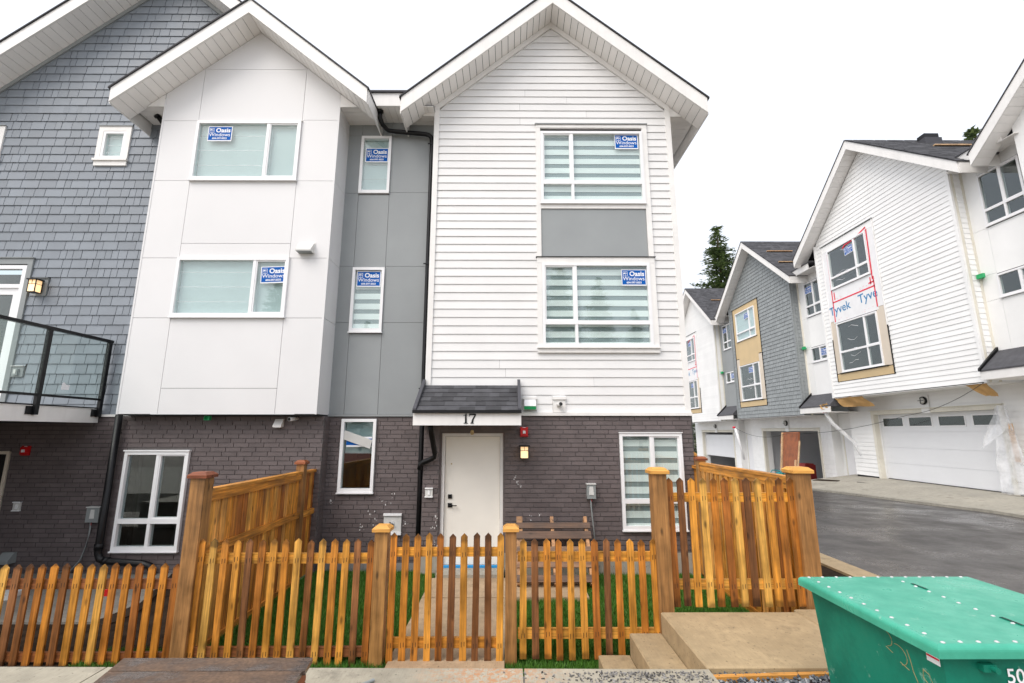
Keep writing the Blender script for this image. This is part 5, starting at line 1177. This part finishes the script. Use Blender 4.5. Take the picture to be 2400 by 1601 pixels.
t = thing('roof_vent', (15.6, 22.6, 11.5), 'dark box vent near the ridge of the grey shingled house', 'vent', 'roof box vents'); B('hood', 'black_metal', t, 15.3, 15.8, 22.5, 22.9, 11.6, 11.85); B('base', 'roof_edge', t, 15.25, 15.85, 22.45, 22.9, 11.1, 11.599)
# leaning sheet, machine and clutter at the open garage
t = thing('plywood_form', (12.3, 21.2, .0), 'rust brown plywood form board standing before the open garage', 'plywood form')
P8 = lambda y, z, x: (x, y, z)
MB().hexa([(12.15, 21.62, .0), (12.15, 20.55, .0), (12.22, 20.55, .0), (12.22, 21.62, .0), (12.62, 22.0, 2.06), (12.62, 20.85, 2.08), (12.69, 20.85, 2.08), (12.69, 22.0, 2.06)]).build('sheet', 'rust_ply', t)
MB().bar((12.10, 21.66, .0), (12.60, 22.05, 2.05), .05, .09).build('frame_stud', 'lumber', t); MB().bar((12.15, 20.5, .9), (11.75, 20.0, .02), .05, .07).build('brace', 'lumber', t); MB().bar((12.12, 20.5, .0), (12.55, 20.72, 1.7), .04, .06).build('frame_stud', 'lumber', t)
MB().hexa([(12.62, 22.0, 1.55), (12.62, 22.35, 1.55), (12.65, 22.35, 1.55), (12.65, 22.0, 1.55), (12.66, 22.0, 1.95), (12.66, 22.25, 2.0), (12.69, 22.25, 2.0), (12.69, 22.0, 1.95)]).build('side_flap', 'rust_ply', t)
t = thing('pressure_washer', (11.6, 20.9, .0), 'teal tubular framed machine on the drive by the open garage', 'machine')
for y in (20.45, 21.15): MB().tube([(11.4, y, .03), (11.4, y, .36), (11.46, y, .44), (11.7, y, .44), (11.8, y, .36), (11.8, y, .03)], .02, 8).build('frame_tube', 'teal_metal', t, True)
for x, z in ((11.4, .32), (11.8, .32), (11.58, .44)): MB().tube([(x, 20.45, z), (x, 21.15, z)], .018, 8).build('cross_tube', 'teal_metal', t, True)
B('engine', 'black_rough', t, 11.48, 11.72, 20.6, 21.0, .02, .30); MB().tube([(11.6, 20.62, .30), (11.6, 20.98, .30)], .09, 12).build('fuel_tank', 'teal_metal', t, True)
tag(MB().box(14.0, 14.5, 22.9, 23.5, -.16, .55).box(14.05, 14.45, 22.95, 23.45, .551, .60).build('tool_chest', 'red_paint', None), 'dark red tool chest inside the open garage', 'chest')
t = thing('bicycle', (14.6, 21.2, -.16), 'dark bicycle standing inside the open garage', 'bicycle')
for y in (20.75, 21.7):
    MB().tube([(14.6, y + .33 * math.cos(a), .18 + .33 * math.sin(a)) for a in [i * math.pi / 10 for i in range(21)]], .025, 6).build('wheel', 'black_rough', t)
fr = MB()
for a, b in (((14.6, 20.75, .18), (14.6, 21.1, .65)), ((14.6, 21.1, .65), (14.6, 21.6, .68)), ((14.6, 21.6, .68), (14.6, 21.7, .18)), ((14.6, 21.25, .15), (14.6, 21.6, .68)), ((14.6, 21.1, .65), (14.6, 21.25, .15)), ((14.6, 20.75, .18), (14.6, 21.25, .15))): fr.tube([a, b], .02, 6)
fr.build('frame', 'black_metal', t); MB().box(14.54, 14.66, 21.0, 21.25, .72, .77).build('saddle', 'black_rough', t); MB().tube([(14.35, 21.62, .82), (14.85, 21.62, .82)], .018, 6).build('handlebar', 'black_metal', t)
# plastic sheet at the garage corner, paper flaps, clear pipe sleeve, sagging wire
def crumple(name, mat, pts, label, cat, nu=10, nv=14, amp=.06):
    a, b, c, d = [Vector(p) for p in pts]; m = MB(); v = []
    for j in range(nv + 1):
        for i in range(nu + 1):
            u, w_ = i / nu, j / nv; p = (a * (1 - u) + b * u) * (1 - w_) + (d * (1 - u) + c * u) * w_
            v.append((p.x + amp * math.sin(u * 9 + w_ * 3) * math.cos(w_ * 5) + random.uniform(-.3, .3) * amp, p.y + random.uniform(-.3, .3) * amp, p.z + random.uniform(-.25, .25) * amp))
    m.add(v, [(j * (nu + 1) + i, j * (nu + 1) + i + 1, (j + 1) * (nu + 1) + i + 1, (j + 1) * (nu + 1) + i) for j in range(nv) for i in range(nu)])
    return tag(m.build(name, mat, None, True), label, cat)
crumple('plastic_sheet', 'plastic_film', [(13.3, 12.95, 2.75), (13.3, 12.65, 2.8), (13.28, 12.35, .45), (13.28, 13.15, .45)], 'torn translucent plastic sheet hanging at the right garage edge', 'plastic sheet', 8, 18, .07)
crumple('plastic_sheet', 'plastic_film', [(13.32, 12.9, 2.78), (13.32, 12.75, 2.8), (13.28, 12.75, 2.1), (13.25, 13.45, 1.62)], 'loose pointed flap of plastic beside the garage door top', 'plastic sheet', 6, 8, .04)
tag(MB().hexa([(13.30, 12.66, 1.3), (13.30, 12.54, 1.3), (13.33, 12.54, 1.3), (13.33, 12.66, 1.3), (13.33, 12.72, 2.3), (13.33, 12.60, 2.3), (13.36, 12.60, 2.3), (13.36, 12.72, 2.3)]).build('batten', 'lumber', None), 'bare wood batten under torn plastic beside the garage', 'batten')
crumple('paper_flap', 'kraft_paper', [(12.62, 18.3, 3.36), (12.65, 16.9, 3.36), (12.95, 16.7, 2.98), (12.75, 18.0, 3.02)], 'orange kraft paper flap under the left end of the white bay', 'paper', 8, 4, .05)
crumple('paper_flap', 'kraft_paper', [(12.65, 13.0, 3.36), (12.7, 12.45, 3.36), (12.9, 12.35, 3.0), (12.85, 12.7, 3.05)], 'orange kraft paper flap under the right end of the white bay', 'paper', 6, 4, .04)
crumple('paper_wrap', 'kraft_paper', [(12.40, 18.9, 3.12), (12.40, 18.45, 3.2), (12.45, 18.3, 3.0), (12.42, 18.75, 2.95)], 'crumpled kraft paper on the end of the entry canopy', 'paper', 5, 4, .06)
tag(MB().tube([(12.5, 18.75, 2.85), (12.65, 18.6, 2.4), (13.2, 18.35, 1.7), (13.35, 18.3, 1.2)], [.06, .075, .07, .03], 10).build('plastic_sleeve', 'plastic_film', None, True), 'clear plastic sleeve hanging from the red capped canopy pipe', 'plastic sleeve')
tag(MB().tube([(12.5, 18.78, 2.93), (12.5, 18.76, 2.84)], .075, 10).build('pipe_clamp', 'tape_red', None, True), 'dark red pipe clamp under the near entry canopy', 'clamp')
tag(MB().tube([(12.5, 26.55, 2.38), (12.5, 26.55, 2.28)], .075, 10).build('pipe_clamp', 'tape_red', None, True), 'dark red pipe clamp under the farther entry canopy', 'clamp')
tag(MB().tube([(12.55, 26.5, 2.28), (12.65, 26.4, 1.6), (12.8, 26.3, .6)], [.06, .06, .05], 10).build('drain_hose', 'white_vinyl', None, True), 'white drain hose hanging between the two farther garages', 'hose')
wp = []
for a, b, sag in (((12.5, 12.2, 3.35), (13.2, 15.6, 2.62), .15), ((13.2, 15.6, 2.62), (12.55, 21.5, 2.0), .18), ((12.55, 21.5, 2.0), (12.55, 26.3, 2.3), .3)):
    for i in range(9): 
        u = i / 8; wp.append((a[0] + (b[0] - a[0]) * u - .1, a[1] + (b[1] - a[1]) * u, a[2] + (b[2] - a[2]) * u - 4 * sag * u * (1 - u)))
tag(MB().tube(wp, .008, 5).build('cable', 'black_rough', None), 'thin black cable sagging along the garages across the road', 'cable')
m = MB().tube([(12.5 + .22 * math.sin(y * 1.3) + .06 * math.sin(y * 4), y, DZ(12.5, y) + .03) for y in [10 + i * .35 for i in range(22)]], .014, 6); tag(m.build('hose', 'black_rough', None), 'black hose lying along the driveway by the closed garage', 'hose')
# ------------------------------------------------------------------ conifers
def fir_mesh(seed, Hh=22.0, rad=6.0, levels=70):
    rr = random.Random(seed); m = MB()
    for i in range(levels):
        t = i / levels; z = Hh * (.10 + .89 * t); L = rad * (1 - t) ** .78 * rr.uniform(.75, 1.12) + .12
        nb_ = rr.randint(8, 12) if t < .9 else 4
        for k in range(nb_):
            a = rr.uniform(0, 6.283); l_ = L * rr.uniform(.6, 1.12); dr_ = rr.uniform(-.32, .02) - .12 * (1 - t)
            ca, sa = math.cos(a), math.sin(a); ns = max(4, int(l_ * 5.5))
            for j in range(ns):
                u = (j + rr.random()) / ns * .93 + .07; px, py = ca * l_ * u, sa * l_ * u; pz = z + dr_ * l_ * u + .16 * l_ * u * u
                for q in range(3):
                    sz = rr.uniform(.22, .50) * (1.15 - .5 * u) + .04; b = a + rr.uniform(-1.3, 1.3); e = rr.uniform(-.35, .25)
                    ox, oy, oz = px + rr.gauss(0, .07), py + rr.gauss(0, .07), pz + rr.gauss(0, .07)
                    dx, dy, dz_ = math.cos(b) * sz, math.sin(b) * sz, e * sz; wx, wy = -math.sin(b) * sz * .28, math.cos(b) * sz * .28
                    m.add([(ox - wx, oy - wy, oz), (ox + wx, oy + wy, oz), (ox + dx, oy + dy, oz + dz_)], [(0, 1, 2)])
    return m.mesh('crown', 'fir_needles', (0, 0, 0))[0], MB().tube([(0, 0, 0), (0, 0, Hh * .5), (0, 0, Hh * .985)], [.34, .19, .03], 8).mesh('trunk', 'bark', (0, 0, 0))[0]
FIRS = [fir_mesh(3), fir_mesh(9, 22, 5.2)]
def fir(x, y, z, s_, k, label, grp):
    t = thing('fir_tree', (x, y, z), label, 'tree', grp); t.scale = (s_, s_, s_); t.rotation_euler = (0, 0, random.uniform(0, 6))
    CEN[t.name] = Vector((0, 0, 0)); place('trunk', FIRS[k][1], (0, 0, 0), t); place('crown', FIRS[k][0], (0, 0, 0), t)
fir(21.2, 45, -2.5, 1.17, 0, 'tall green fir behind the grey shingled house roof', 'firs behind the houses')
fir(33.2, 30, -2.5, 1.20, 1, 'fir top showing above the nearest white house roof', 'firs behind the houses')
fir(20.6, 52, -2.5, .95, 1, 'fir tip showing at the corner of the farthest white roof', 'firs behind the houses')
for i, (x, y, s_) in enumerate(((6.2, -40, 1.12), (11.5, -43, 1.06), (-27, -41, .98), (-31, -45, 1.1), (-14, -52, .9), (18, -50, .95), (-20, -48, .85), (25, -44, 1.0))):
    fir(x, y, -1, s_, i % 2, 'fir across the street mirrored in the window glass', 'firs mirrored in the windows')
hb = thing('bungalow', (-7.5, -17, -.5), 'low red roofed house mirrored in the ground floor window', 'house')
B('wall', 'room_dark', hb, -13, -2, -20, -14.5, -2.6, -.6); MB().prism_x([(-14.0, -.7), (-20.5, -.7), (-17.25, .75)], -13.5, -1.5).build('roof', 'red_roof', hb)
tag(B('board_fence', 'bark', None, -13, 2, -11.1, -11, -2.6, .05), 'dark board fence mirrored in the ground floor window', 'fence')
